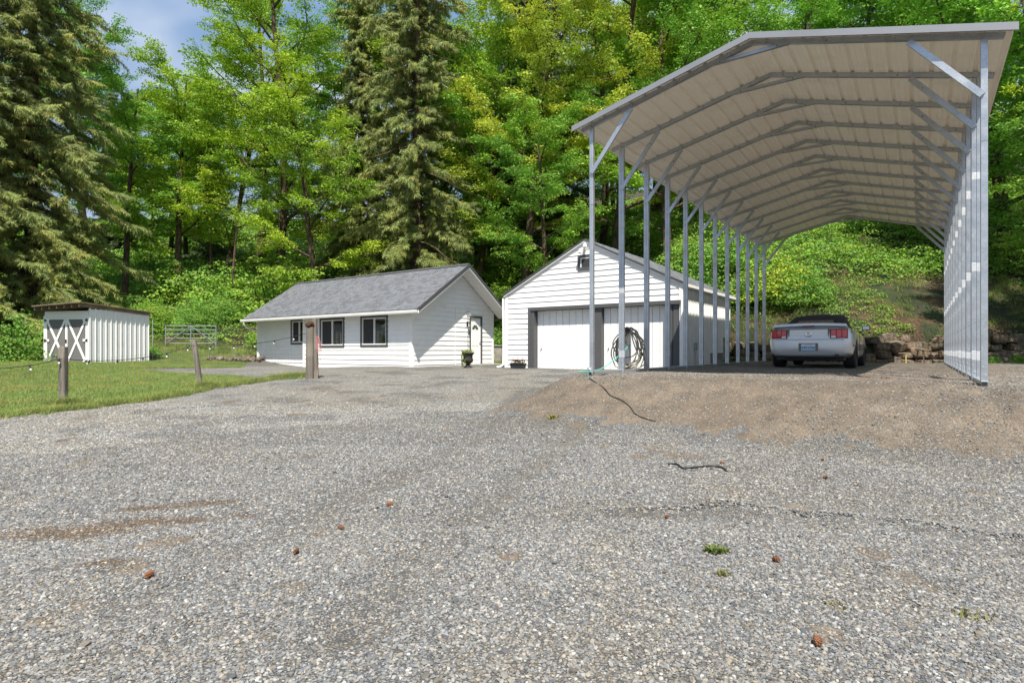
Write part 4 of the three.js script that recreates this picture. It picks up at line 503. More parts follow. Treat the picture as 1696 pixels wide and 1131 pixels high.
{ // wire mesh fence between the posts, and the string of bulbs hung along it
  const A = hit(-110, 700), pts = [[A[0], A[1], A[2]], FP[0], FP[1], [LOG[0], LOG[1], LOG[2]]], geos = [];
  const top = [0.83, 0.83, 0.98, 1.12]; const wf = thing('wire_fence', 'thin welded wire mesh fence strung along the weathered posts', 'fence', [0, 0, 0]);
  for (let s = 0; s < 3; s++) { const a = pts[s], b = pts[s + 1], L = Math.hypot(b[0] - a[0], b[2] - a[2]), n = Math.round(L / 0.1), hs = []; for (let k = 0; k <= n; k++) { const t = k / n, x = mix(a[0], b[0], t), z = mix(a[2], b[2], t), y = g(x, -z), h = mix(top[s], top[s + 1], t) - 0.06 * Math.sin(Math.PI * t); hs.push([x, y, z, h]); geos.push(bar([x, y + 0.02, z], [x, y + h, z], 0.0022, 0.0022)); } for (let r = 0; r <= 6; r++) for (let k = 0; k + 4 <= n; k += 4) { const p = hs[k], q = hs[k + 4], f = 0.02 + 0.98 * r / 6; geos.push(bar([p[0], p[1] + p[3] * f, p[2]], [q[0], q[1] + q[3] * f, q[2]], 0.0024, 0.0024)); } }
  part(wf, 'wire_mesh', MG(geos), M.wire, 'stuff');
  const sl = thing('string_lights', 'black cable with small clear bulbs strung along the fence', 'string lights', [0, 0, 0]), P = [];
  const line = [[A[0], A[1] + 0.85, A[2]], [FP[0][0], FP[0][1] + 0.86, FP[0][2] + 0.06], [FP[1][0] - 0.13, FP[1][1] + 1.0, FP[1][2] + 0.06], [LOG[0] - 0.1, LOG[1] + 1.28, LOG[2] + 0.08]];
  for (let s = 0; s < 3; s++) for (let k = 0; k < 10; k++) { const t = k / 10; P.push([mix(line[s][0], line[s + 1][0], t), mix(line[s][1], line[s + 1][1], t) - [0.1, 0.16, 0.12][s] * 4 * t * (1 - t), mix(line[s][2], line[s + 1][2], t)]); } P.push(line[3]);
  part(sl, 'cable', tube(P, 0.007, 120, 5), M.black); const crv = new THREE.CatmullRomCurve3(P.map((p) => V(...p)));
  for (let k = 0; k < 14; k++) { const p = crv.getPointAt((k + 0.6) / 14.3), R = rng(k + 3), tilt = (R() - 0.5) * 1.2, so = part(sl, 'socket', cyl(0.014, 0.018, 0.05, 0, -0.03, 0, 8).rotateZ(tilt).translate(p.x, p.y, p.z), M.black); part(so, 'bulb', new THREE.SphereGeometry(0.019, 10, 8).scale(1, 1.3, 1).translate(0, -0.077, 0).rotateZ(tilt).translate(p.x, p.y, p.z), M.bulb ??= phy([0.82, 0.80, 0.76], { roughness: 0.15, clearcoat: 1 })); }
}
{ // tubular gate leaning among the bushes behind the lawn
  M.gate = std([0.22, 0.24, 0.25], { roughness: 0.7, metalness: 0.3 }); const gx = atDepth(316, 30.5), gd = 30.5, gt = thing('tube_gate', 'grey tubular metal farm gate standing before the bushes behind the lawn', 'gate', [gx, g(gx, gd) - 0.02, -gd], 0.05);
  const w = 2.6, t = 0.024; for (const y of [0.28, 0.55, 0.78, 1.0, 1.2]) part(gt, 'rail', cyl(t, t, w, 0, y, 0, 8, 0, Math.PI / 2), M.gate); for (const x of [-w / 2, 0, w / 2]) part(gt, 'upright', cyl(t, t, 1.25, x, 0.62, 0.04, 8), M.gate); part(gt, 'brace', bar([-w / 2, 0.25, 0.05], [0, 1.2, 0.05], 0.03, 0.03), M.gate); part(gt, 'brace', bar([w / 2, 0.25, 0.05], [0, 1.2, 0.05], 0.03, 0.03), M.gate);
  const px = atDepth(252, 29.6), st = thing('steel_stake', 'slim grey steel stake standing in the grass behind the shed', 'stake', [px, g(px, 29.6) - 0.1, -29.6]); part(st, 'rod', MG([box(0.035, 1.6, 0.006, 0, 0.8, 0), box(0.006, 1.6, 0.03, 0, 0.8, -0.015)]), M.galv);
}
{ // urn with a lamp on a stem, and the flower trough
  const p = onG(775, 609), urn = thing('planter_urn', 'dark urn planter with grass tufts and a slim lantern stem by the cottage door', 'planter', p);
  const prof = [[0.001, 0], [0.15, 0], [0.155, 0.04], [0.1, 0.07], [0.07, 0.12], [0.09, 0.16], [0.19, 0.22], [0.2, 0.32], [0.175, 0.4], [0.19, 0.5], [0.25, 0.56], [0.255, 0.585], [0.22, 0.585], [0.16, 0.5], [0.001, 0.5]]; part(urn, 'urn', lathe(prof, 24), std([0.05, 0.05, 0.052], { map: T.conc, roughness: 0.7 }));
  const R = rng(8), bl = []; for (let k = 0; k < 150; k++) { const a = R() * 6.28, r = 0.2 * Math.sqrt(R()), l = 0.08 + 0.16 * R(), q = new THREE.PlaneGeometry(0.014, l, 1, 2); q.translate(0, l / 2, 0); q.rotateX((R() - 0.5) * 1.2); q.rotateZ((R() - 0.5) * 1.3); q.translate(r * Math.cos(a), 0.5, r * Math.sin(a)); bl.push(q); } for (let k = 0; k < 130; k++) { const a = 2.6 + (R() - 0.5) * 1.6, y = R() * 0.5, q = new THREE.PlaneGeometry(0.03, 0.05); q.rotateX(R() * 3); q.rotateY(R() * 6); q.translate((0.23 + 0.03 * R()) * Math.cos(a), 0.05 + y, (0.23 + 0.03 * R()) * Math.sin(a)); bl.push(q); } part(urn, 'grass_tuft', MG(bl), M.grassy = phy([0.16, 0.20, 0.04], { roughness: 0.9, side: THREE.DoubleSide }), 'stuff');
  const stem = part(urn, 'lamp_stem', MG([cyl(0.012, 0.014, 1.55, 0.0, 1.3, -0.02, 8), cyl(0.02, 0.02, 0.03, 0, 1.2, -0.02, 8), tube([[0, 2.05, -0.02], [0.0, 2.12, -0.02], [-0.06, 2.14, -0.02]], 0.009, 8, 5)]), std([0.09, 0.085, 0.08], { metalness: 0.5, roughness: 0.5 }));
  part(stem, 'lantern', MG([cyl(0.02, 0.09, 0.06, 0, 2.16, -0.02, 6), cyl(0.075, 0.055, 0.02, 0, 1.98, -0.02, 6), ...Array.from({ length: 6 }, (_, k) => box(0.008, 0.15, 0.008, 0.07 * Math.cos(k * 1.047), 2.06, -0.02 + 0.07 * Math.sin(k * 1.047)))]), M.black);
  const q = onG(858, 610.5), tr = thing('flower_trough', 'black plastic trough of red flowers beside the garage corner', 'planter', q, YAW);
  part(tr, 'trough', (() => { const a = new THREE.BoxGeometry(0.62, 0.19, 0.22), v = a.attributes.position; for (let i = 0; i < v.count; i++) if (v.getY(i) < 0) v.setXYZ(i, v.getX(i) * 0.88, v.getY(i), v.getZ(i) * 0.75); a.translate(0, 0.095, 0); return MG([a, box(0.66, 0.03, 0.25, 0, 0.19, 0)]); })(), M.black);
  for (const [x, c] of [[-0.2, 0], [0.0, 1], [0.22, 0], [-0.09, 2], [0.12, 2]]) { const lf = []; for (let k = 0; k < 36; k++) { const a = R() * 6.28, r = 0.09 * Math.sqrt(R()), l = new THREE.CircleGeometry(0.024, 6); l.rotateX(-1.2 + R()); l.rotateY(R() * 6); l.translate(x + r * Math.cos(a), 0.2 + 0.14 * R(), r * Math.sin(a)); lf.push(l); } const pl = part(tr, 'flower_plant', MG(lf), phy([0.07, 0.12, 0.03], { roughness: 0.8, side: THREE.DoubleSide })); pl.userData.kind = 'stuff'; if (c < 2) for (let b = 0; b < 3; b++) { const fl = []; for (let k = 0; k < 12; k++) { const a = k * 2.4, r = 0.012 * Math.sqrt(k); fl.push(new THREE.SphereGeometry(0.013, 6, 5).translate(x + (b - 1) * 0.05 + r * Math.cos(a), 0.33 + (b === 1 ? 0.07 : 0) + 0.01 * R(), 0.02 + r * Math.sin(a))); } part(pl, 'bloom', MG(fl), M.bloom ??= std([0.55, 0.03, 0.08], { roughness: 0.6 }), 'stuff'); } }
}
{ // water post with a coiled hose, turquoise hose, spigot, cable
  const [ax, az] = [0.42, -0.62], P = (u, w, y = 0) => [CP[0] + CS * u + SN * w, MOUND + y, -(CP[1] - SN * u + CS * w)];
  const b = onG(1040, 614.5), hp = thing('water_post', 'white square water post with a tap standing behind the carport posts', 'water post', b, YAW); part(hp, 'post', rbox(0.1, 0.92, 0.1, 0, 0.42, 0, 0.008), M.trimWhite); part(hp, 'post_cap', rbox(0.12, 0.05, 0.12, 0, 0.9, 0, 0.01), M.galv); part(hp, 'tap', MG([cyl(0.016, 0.016, 0.12, 0, 0.62, 0.1, 8, Math.PI / 2), cyl(0.014, 0.014, 0.07, 0, 0.6, 0.16, 8), new THREE.TorusGeometry(0.028, 0.006, 6, 14).rotateX(Math.PI / 2).translate(0, 0.67, 0.13)]), std([0.5, 0.38, 0.16], { metalness: 0.8, roughness: 0.4 })); part(hp, 'hose_hook', MG([box(0.22, 0.03, 0.16, 0, 0.84, 0.1), box(0.22, 0.09, 0.02, 0, 0.88, 0.18)]), M.black);
  const hz = thing('garden_hose', 'grey green garden hose coiled in a tall loop over the water post', 'hose', [b[0], b[1], b[2]], YAW), R = rng(41), hm = std([0.27, 0.25, 0.20], { roughness: 0.6 });
  for (let k = 0; k < 11; k++) { const pts = [], rx = 0.22 + 0.17 * R(), cx = 0.06 + 0.16 * (R() - 0.5), yb = 0.03 + 0.3 * R() * R(), yt = 0.865 + 0.006 * k, zz = 0.06 + 0.012 * k; for (let i = 0; i < 16; i++) { const a = i / 16 * 6.283, up = (1 + Math.sin(a)) / 2; pts.push([cx + 0.16 * (0.5 - up) * (k % 3 - 1) + rx * Math.cos(a) * (1 - 0.4 * up * up) + 0.05 * (R() - 0.5) , mix(yb, yt, up), zz + 0.05 * (1 - up) * (R() - 0.3) + 0.02 * Math.cos(a)]); } part(hz, 'coil', tube(pts, 0.0125, 64, 6, true), hm); }
  part(hz, 'tail', tube([[0.3, 0.5, 0.1], [0.42, 0.3, 0.14], [0.5, 0.1, 0.16], [0.44, 0.03, 0.2], [0.2, 0.02, 0.24], [0.0, 0.03, 0.2]], 0.0115, 40, 6), M.black); part(hz, 'spout', tube([[0, 0.6, 0.16], [0.08, 0.55, 0.17], [0.12, 0.42, 0.17], [0.12, 0.2, 0.16], [0.1, 0.05, 0.16]], 0.0115, 30, 6), hm);
  const th = thing('turquoise_hose', 'turquoise water hose running from the tap towards the corner post', 'hose', [0, 0, 0]), tq = std([0.10, 0.42, 0.34], { roughness: 0.5 }); const t0 = [b[0] - 0.0, b[1] + 0.56, b[2] + 0.22], e = P(-0.12, -0.3, 0.02), c = onG(974, 624);
  part(th, 'hose_run', tube([t0, [mix(t0[0], e[0], 0.25), t0[1] - 0.22, mix(t0[2], e[2], 0.25) + 0.08], [mix(t0[0], e[0], 0.55), b[1] + 0.1, mix(t0[2], e[2], 0.5)], [mix(t0[0], e[0], 0.8), b[1] + 0.06, mix(t0[2], e[2], 0.8)], [e[0], e[1] + 0.03, e[2]]], 0.011, 60, 6), tq);
  const sg = thing('ground_spigot', 'small green stake sprinkler tap beside the carport corner post', 'spigot', c); part(sg, 'stake', cyl(0.01, 0.007, 0.16, 0, 0.06, 0, 8), tq); part(sg, 'tap', MG([cyl(0.008, 0.008, 0.11, 0, 0.14, 0, 8, 0, Math.PI / 2), cyl(0.015, 0.015, 0.02, 0, 0.155, 0, 8)]), M.galv);
  const lay = (pxs, r, lift) => pxs.map(([x, y]) => { const q = hit(x, y); return [q[0], q[1] + lift, q[2]]; });
  single('black_cable', 'thin black cable snaking down the dirt mound from the corner post', 'cable', tube(lay([[976, 627], [985, 633], [1000, 643], [1012, 656], [1030, 664], [1044, 675], [1052, 686], [1066, 693], [1086, 699]], 0.011, 0.009), 0.008, 70, 6), M.black);
  single('rubber_strip', 'short black rubber strip lying crooked on the grey gravel', 'strip', tube(lay([[1107, 770], [1120, 770], [1132, 777], [1150, 776], [1168, 774], [1185, 774], [1196, 776], [1204, 782]], 0.012, 0.012), 0.010, 50, 6), M.black);
}
{ // pine cones and weeds in the gravel
  const R = rng(5), cone = (() => { const gs = [new THREE.SphereGeometry(0.018, 10, 8).scale(1.5, 1, 1)]; for (let k = 0; k < 70; k++) { const t = (k + 0.5) / 70, a = k * 2.4, x = mix(-0.034, 0.034, t), r = 0.021 * Math.sqrt(Math.max(0.05, 1 - (x / 0.038) ** 2)), q = new THREE.ConeGeometry(0.0085, 0.016, 4); q.rotateX(0.4); q.scale(1, 1, 0.5); q.rotateZ(-0.9); q.translate(0, r, 0); q.rotateX(a); q.translate(x, 0, 0); gs.push(q); } return MG(gs); })(), cm = std([0.20, 0.085, 0.04], { roughness: 0.8 });
  for (const [px, py, s, lb] of [[1355, 1069, 1.15, 'large rust brown pine cone lying alone on the open gravel'], [1287, 931, 1.0, 'rust brown pine cone near the green weed tuft'], [1105, 859, 0.85, 'reddish pine cone on gravel near the rubber strip'], [1363, 763, 0.85, 'small pine cone below the edge of the dirt mound'], [1368, 793, 0.95, 'rust pine cone on the gravel beneath the dirt mound'], [645, 838, 1, 'orange brown pine cone on bare grey driveway gravel'], [246, 957, 1.1, 'dark brown pine cone beside the rusty earth streaks'], [1196, 768, 0.8, 'tiny pine cone just behind the rubber strip'], [565, 877, 0.9, 'brown flattened pine cone on the pale driveway'], [490, 917, 0.9, 'short brown pine cone among stones of the driveway']]) { const p = hit(px, py); const m = single('pine_cone', lb, 'pine cone', cone, cm, [p[0], p[1] + 0.019 * s, p[2]], R() * 6.28, 'pine cones on the driveway'); m.scale.setScalar(s * 0.72); }
  const weed = (px, py, n, r, h, lb, col) => { const p = hit(px, py), bl = []; for (let k = 0; k < n; k++) { const a = R() * 6.28, q = new THREE.PlaneGeometry(0.008 + 0.006 * R(), h * (0.5 + R()), 1, 2), l = h * 0.75, rr = r * Math.sqrt(R()); const v = q.attributes.position; for (let i = 0; i < v.count; i++) { const y = v.getY(i) + l / 2; v.setXYZ(i, v.getX(i) * (1 - 0.7 * y / (h * 1.5)), y, 4 * y * y); } q.rotateX(0.25 + 0.5 * R()); q.rotateY(R() * 6.28); q.translate(rr * 1.4 * Math.cos(a), 0, rr * Math.sin(a)); bl.push(q); } const o = thing('weed_tuft', lb, 'weed', [p[0], p[1] - 0.004, p[2]]); part(o, 'blades', MG(bl), phy(col, { roughness: 0.8, side: THREE.DoubleSide }), 'stuff'); };
  weed(1186, 914, 200, 0.05, 0.045, 'fresh green weed tuft growing alone in the gravel', [0.105, 0.143, 0.031]); weed(1198, 952, 60, 0.03, 0.03, 'small yellow green weed close to the larger tuft', [0.124, 0.124, 0.037]); weed(1612, 1022, 40, 0.06, 0.035, 'thin yellowish grass sprouts in the open gravel', [0.149, 0.149, 0.050]); weed(1390, 1006, 26, 0.05, 0.03, 'faint dry sprouts low in the gravel near a pine cone', [0.161, 0.143, 0.062]); weed(916, 692, 60, 0.06, 0.07, 'tiny yellow weed at the foot of the dirt mound', [0.25, 0.24, 0.04]);
}
{ // rough stone wall at the foot of the bank, and smaller stone heaps
  const R = rng(66), rocks = [0, 1, 2, 3, 4].map((k) => { const q = new RoundedBoxGeometry(1, 1, 1, 4, 0.24), p = q.attributes.position; for (let i = 0; i < p.count; i++) { const n = 0.55 * (fbm(p.getX(i) * 2 + k * 7, p.getY(i) * 2 + p.getZ(i) * 1.7 + 3, 8 + k, 3) - 0.5); p.setXYZ(i, p.getX(i) * (1 + n), p.getY(i) * (1 + n * 0.9), p.getZ(i) * (1 + n)); } q.computeVertexNormals(); return uvBox(q); });
  const mats = [[0.60, 0.53, 0.48], [0.5, 0.47, 0.44], [0.68, 0.58, 0.5], [0.42, 0.4, 0.36], [0.8, 0.78, 0.75]].map((c) => { const m = M.rock.clone(); m.color = lin(...c); return m; });
  const wallOf = (name, label, x0, x1, rows, off, cat) => { const o = thing(name, label, cat); for (let r = 0; r < rows; r++) { let x = x0 + 0.3 * R() - 0.15; while (x < x1) { const w = 0.22 + 0.5 * R() * R() + 0.1, h = 0.2 + 0.17 * R(); let lo = 12, hi = 36; const xx = x + w / 2; for (let k = 0; k < 18; k++) { const m = (lo + hi) / 2; if (toeDist(xx, m) > off + 0.17 * r) hi = m; else lo = m; } const base = MOUND - 0.12 + r * 0.27; x += w * 0.95; if (R() < 0.1 * r + 0.04) continue; const m = part(o, 'stone', rocks[Math.floor(R() * 5)], mats[Math.floor(R() * 4)]); m.position.set(xx, base + h / 2 + 0.04 * (R() - 0.5), -hi); m.position.z += (R() - 0.5) * 0.2; m.rotation.set((R() - 0.5) * 0.4, 0.12 + (R() - 0.5) * 0.9, (R() - 0.5) * 0.4); m.scale.set(w * 1.05, h * 1.08, 0.4 + 0.2 * R()); } } return o; };
  wallOf('rock_wall', 'low dry wall of brown field stones at the foot of the bank behind the carport', 11.7, 21.5, 4, 0.08, 'stone wall'); wallOf('rock_edging', 'shaded row of rough stones between the garage and the parked car', 7.6, 11.4, 3, 0.05, 'stone wall');
  const heap = thing('rock_heap', 'heap of loose grey river rocks against the end of the cottage', 'rocks'); for (let k = 0; k < 90; k++) { const t = R(), x = mix(-14.9, -12.75, t) + 0.1 * R(), d = mix(28.4, 29.5, t) + (R() - 0.5) * 0.9, s = 0.07 + 0.11 * R(), m = part(heap, 'rock', rocks[k % 5], mats[[1, 4, 1, 2][k % 4]]); m.position.set(x, g(x, d) + s * 0.25 + 0.1 * R() * t, -d); m.rotation.set(R(), R() * 6, R()); m.scale.set(s * 1.5, s, s * 1.1); }
  const p = [atDepth(827, 31), 31]; const rw = thing('retaining_wall', 'low grey concrete block wall seen between the cottage and the garage', 'wall', [p[0], g(p[0], 30) - 0.3, -p[1] + 0.2], YAW * 0.3); for (let r = 0; r < 4; r++) for (let k = 0; k < 6; k++) part(rw, 'block', rbox(0.6, 0.29, 0.28, -1.7 + k * 0.612 + (r % 2) * 0.3, 0.15 + r * 0.3, -0.03 * r, 0.02), M.conc); part(rw, 'coping', rbox(3.9, 0.07, 0.4, 0, 1.24, -0.1, 0.02), M.conc);
  const sx = atDepth(1531, 19.2), st = thing('folding_stool', 'small weathered folding stool standing before the stone wall', 'stool', [sx, g(sx, 19.2), -19.2], 0.2), wm = std([0.42, 0.36, 0.3], { map: T.wood }); part(st, 'seat', rbox(0.42, 0.03, 0.3, 0, 0.44, 0, 0.01), wm); for (const [a, b, z] of [[-0.16, -0.1, 0.1], [0.12, 0.17, 0.12], [0.08, 0.13, -0.1], [-0.12, -0.17, -0.1]]) part(st, 'leg', bar([a, 0.43, z], [b * 1.2, 0, z * 1.2], 0.025, 0.025), wm);
  const kx = atDepth(1501, 19.6), sk = thing('wooden_stake', 'short yellowish wooden stake set in the earth before the stone wall', 'stake', [kx, g(kx, 19.6), -19.6]); part(sk, 'stake_timber', rbox(0.04, 0.3, 0.03, 0, 0.12, 0, 0.005), std([0.42, 0.36, 0.1]));
}

// ---------- plants ----------
const leafMat = (c, t = 0.5) => phy(c, { roughness: 0.75, transmission: t, thickness: 0, side: THREE.DoubleSide, specularIntensity: 0.5 });
function leafSpray(seed, n, R0, size, droop = 0.25) { // a twig end with broad leaves
  const R = rng(seed), v = [];
  for (let k = 0; k < n; k++) {
    const a = R() * 6.283, r = R0 * Math.sqrt(R()), s = size * (0.65 + 0.7 * R()), q = new THREE.BufferGeometry();
    const L = [[0, 0, 0], [0.34, 0, 0.10], [0.50, -0.06, 0.42], [0.22, 0.02, 0.55], [0.0, -0.10, 1.0], [-0.22, 0.02, 0.55], [-0.50, -0.06, 0.42], [-0.34, 0, 0.10]], ix = [0, 1, 3, 1, 2, 3, 0, 3, 4, 0, 4, 5, 0, 5, 7, 7, 5, 6], p = []; for (const i of ix) p.push(L[i][0] * s, L[i][1] * s, L[i][2] * s);
    q.setAttribute('position', new THREE.Float32BufferAttribute(p, 3)); q.rotateX((R() - 0.3) * 1.7); q.rotateZ((R() - 0.5) * 1.3); q.rotateY(R() * 6.283); q.translate(r * Math.cos(a), -droop * r + (R() - 0.5) * 0.16, r * Math.sin(a)); q.computeVertexNormals(); v.push(q);
  }
  return MG(v);
}
function needleSpray(seed, len = 0.62) { // a spruce branch end: an axis with twigs hanging from it
  const R = rng(seed), gs = []; const kite = (A, dir, l, w, roll) => { const d = dir.clone().normalize(), s = V(Math.cos(roll), 0.2, Math.sin(roll)).cross(d).normalize().multiplyScalar(w), m = A.clone().addScaledVector(d, l * 0.4), e = A.clone().addScaledVector(d, l), q = new THREE.BufferGeometry(), p = [A, m.clone().add(s), e, A, e, m.clone().sub(s)].flatMap((k) => [k.x, k.y, k.z]); q.setAttribute('position', new THREE.Float32BufferAttribute(p, 3)); q.computeVertexNormals(); gs.push(q); };
  for (let k = 0; k < 46; k++) { const t = (k + 0.3) / 46, A = V(len * t, -0.16 * t * t, 0), s = k % 2 ? 1 : -1, l = (0.36 - 0.2 * t) * (0.35 + 0.9 * R()); kite(A, V(0.22 + 0.3 * R(), -0.9 * (0.4 + R()), s * (0.15 + 0.5 * R())), l, 0.011 + 0.009 * R(), R() * 6.28); if (k % 3 === 0) kite(A, V(0.8, 0.1 + 0.2 * R(), s * 0.7), l * 0.6, 0.013, R() * 6.28); }
  kite(V(0, 0, 0), V(1, -0.22, 0), len * 1.1, 0.03, 1.4); return MG(gs);
}
function limb(a, b, r0, r1, seg = 6) { const d = b.clone().sub(a), L = d.length(), q = new THREE.CylinderGeometry(r1, r0, L, seg, 1, true); const u = q.attributes.uv; for (let i = 0; i < u.count; i++) u.setXY(i, u.getX(i) * Math.max(0.3, r0 * 6), u.getY(i) * L); q.translate(0, L / 2, 0); q.applyQuaternion(new THREE.Quaternion().setFromUnitVectors(V(0, 1, 0), d.normalize())); q.translate(a.x, a.y, a.z); return q; }
function broadTree(seed, H, spread, o = {}) { // {wood, items}
  const R = rng(seed), wood = [], items = [], c = new THREE.Color(), jit = (k) => (R() - 0.5) * 2 * k;
  let tone = 0.5; const col = () => { const t = clamp(tone + 0.5 * (R() - 0.5)), k = 0.68 + 0.4 * R() + 0.22 * tone; return c.setRGB(k * mix(0.75, 1.35, t * (o.yel ?? 0.7)), k * mix(0.95, 1.1, t), k * mix(0.8, 1.0, R())).clone(); };
  const put = (p, s) => items.push([mat4(p.x + jit(0.3), p.y + jit(0.22), p.z + jit(0.3), jit(0.4), R() * 6.28, jit(0.4), s * (0.75 + 0.55 * R())), col()]);
  const grow = (p, d, len, r, lv) => {
    const n = lv === 0 ? 7 : lv === 1 ? 6 : 4; let q = p.clone(), dir = d.clone(); const pts = [q.clone()];
    for (let k = 0; k < n; k++) { dir.x += jit(lv === 0 ? 0.06 : 0.2); dir.z += jit(lv === 0 ? 0.06 : 0.2); dir.y += lv === 1 ? 0.05 : lv >= 2 ? jit(0.12) - 0.03 : 0; dir.normalize(); const e = q.clone().addScaledVector(dir, len / n); wood.push(limb(q, e, r * (1 - 0.8 * k / n), r * (1 - 0.8 * (k + 1) / n), lv === 0 ? 9 : lv === 1 ? 6 : 4)); q = e; pts.push(q.clone()); }
    const along = (t) => { const f = t * n, i = Math.min(n - 1, Math.floor(f)); return pts[i].clone().lerp(pts[i + 1], f - i); };
    if (lv === 0) { const m = o.limbs ?? 15; for (let k = 0; k < m; k++) { const t = mix(o.low ?? 0.22, 0.98, (k + 0.5 * R()) / m), a = k * 2.4 + jit(0.5), up = mix(0.25, 1.1, t) + jit(0.15); grow(along(t), V(Math.cos(a), up, Math.sin(a)).normalize(), spread * (o.shape ? o.shape(t) : mix(1.05, 0.55, Math.abs(t - 0.45) * 1.6)) * (0.75 + 0.5 * R()), r * mix(0.42, 0.22, t), 1); } if (o.ivy) for (let k = 0; k < 420; k++) { const t = R() * 0.9, a = R() * 6.28, P = along(t); put(V(P.x + Math.cos(a) * (r * 1.4 + 0.3 * R()), P.y, P.z + Math.sin(a) * (r * 1.4 + 0.3 * R())), 0.8); } }
    else if (lv === 1) { const m = 8; tone = R(); for (let k = 0; k < m; k++) { tone = clamp(tone + jit(0.25)); const t = mix(0.22, 1, (k + R()) / m), s = k % 2 ? 1 : -1, ax = V(-d.z, jit(0.25), d.x).multiplyScalar(s * (0.6 + 0.7 * R())).add(d.clone().multiplyScalar(0.8)).normalize(); ax.y = ax.y * 0.5 + jit(0.2); grow(along(t), ax.normalize(), len * 0.46 * (0.6 + 0.6 * R()), r * 0.36, 2); } }
    else { const m = Math.max(3, Math.round(len * (o.dens ?? 7.5))); for (let k = 0; k < m; k++) put(along(mix(0.15, 1.05, (k + R()) / m) > 1 ? 1 : mix(0.15, 1, (k + R()) / m)), o.sc ?? 1); }
  };
  grow(V(0, -0.5, 0), V(jit(0.06) + (o.lean ?? 0), 1, jit(0.05)).normalize(), H * 0.94, o.r ?? H * 0.0135, 0);
  return { wood: MG(wood), items };
}
function spruce(seed, H, R0, o = {}) {
  const R = rng(seed), wood = [], items = [], c = new THREE.Color(), jit = (k) => (R() - 0.5) * 2 * k, r0 = o.r ?? H * 0.0125; let p = V(0, -0.5, 0);
  for (let k = 0; k < 12; k++) { const e = V(jit(0.06) + 0.004 * k, H * (k + 1) / 12, jit(0.06)); wood.push(limb(p, e, r0 * (1 - 0.95 * k / 12), r0 * (1 - 0.95 * (k + 1) / 12), 10)); p = e; }
  for (let y = H * (o.low ?? 0.06); y < H; y += 0.5) { const t = y / H, m = 4 + (R() < 0.5 ? 1 : 0), a0 = R() * 6.28; for (let k = 0; k < m; k++) {
    const a = a0 + k * 6.283 / m + jit(0.4), L = R0 * Math.pow(1 - t, 0.62) * (0.4 + 0.75 * R()) * (t < 0.12 ? 0.85 : 1), dead = R() < 0.1; let q = V(0, y, 0), el = 0.12 - 0.25 * (1 - t); const n = 5, ca = Math.cos(a), sa = Math.sin(a);
    for (let s = 0; s < n; s++) { el += s < 3 ? -0.17 : 0.10; const e = q.clone().add(V(ca * Math.cos(el), Math.sin(el), sa * Math.cos(el)).multiplyScalar(L / n)); wood.push(limb(q, e, 0.018 + 0.012 * L * (1 - s / n), 0.012 + 0.010 * L * (1 - (s + 1) / n), 4));
      if (!dead) { const d = Math.max(2, Math.round(L / n * 7.6)); for (let i = 0; i < d; i++) { const f = (i + R()) / d; if (s === 0 && f < 0.45) continue; const P = q.clone().lerp(e, f), side = R() < 0.62 ? jit(1.25) : jit(0.4), k2 = 0.72 + 0.5 * R(), fresh = R(); items.push([mat4(P.x, P.y + 0.02, P.z, jit(0.3), -a + side, -0.15 + jit(0.3), (0.8 + 0.75 * R()) * (o.sc ?? 1)), c.setRGB(k2 * mix(0.85, 1.35, fresh * fresh), k2 * mix(0.9, 1.15, fresh), k2 * mix(0.8, 1.0, R())).clone()]); } }
      q = e; } } }
  return { wood: MG(wood), items };
}
const LF = { a: leafSpray(1, 22, 0.44, 0.112), b: leafSpray(2, 20, 0.46, 0.125, 0.35), s: leafSpray(3, 14, 0.30, 0.085, 0.3), n: needleSpray(4), m: needleSpray(9, 0.72) };
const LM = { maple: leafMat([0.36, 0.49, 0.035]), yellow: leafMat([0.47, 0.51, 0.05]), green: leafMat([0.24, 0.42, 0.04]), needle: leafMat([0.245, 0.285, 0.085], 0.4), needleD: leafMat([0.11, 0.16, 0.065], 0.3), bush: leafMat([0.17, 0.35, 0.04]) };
function plantThing(name, label, category, made, leaf, mat, x, d, turn, group, crown = 'crown', sc = 1) { const o = thing(name, label, category, [x, g(x, d), -d], turn, group); o.scale.setScalar(sc); if (made.wood) part(o, 'trunk', made.wood, M.bark, made.multi ? 'stuff' : undefined); instanced(crown, leaf, mat, made.items, o); return o; }
const G = { mapleBack: 'broadleaf trees in the woods behind', spruceBack: 'conifers in the woods behind' };
const mk = { A: broadTree(101, 19, 5.2), B: broadTree(102, 21, 5.4, { low: 0.16, limbs: 17 }), C: broadTree(103, 26, 6.2, { low: 0.2, limbs: 18, yel: 0.55 }), D: broadTree(104, 23, 5.6, { low: 0.1, limbs: 19, ivy: true, yel: 0.25, dens: 8.5 }), Ss: broadTree(105, 20, 3.4, { low: 0.45, limbs: 9, dens: 4, r: 0.16 }), P: spruce(201, 31, 5.6, { low: 0.05 }), Q: spruce(202, 36, 5.0, { low: 0.07 }), N: spruce(203, 30, 3.8, { low: 0.1 }) };
const seen = new Map();
function tree(kind, px, d, mat, label, o = {}) {
  const x = atDepth(px, d), leaf = { A: LF.a, B: LF.b, C: LF.a, D: LF.b, Ss: LF.s, P: LF.m, Q: LF.n, N: LF.n }[kind], con = 'PQN'.includes(kind), key = kind + mat, nm = con ? 'spruce_tree' : 'maple_tree', sc = o.sc ?? 1;
  let t; if (!seen.has(key)) { t = plantThing(nm, label, 'tree', mk[kind], leaf, LM[mat], x, d, o.turn ?? px, o.group); seen.set(key, t); } else { t = copyOf(seen.get(key), [x, g(x, d), -d], o.turn ?? px, null, label); delete t.userData.group; if (o.group) t.userData.group = o.group; }
  t.scale.set(sc * (o.wide ?? 1), sc, sc * (o.wide ?? 1)); return t;
}
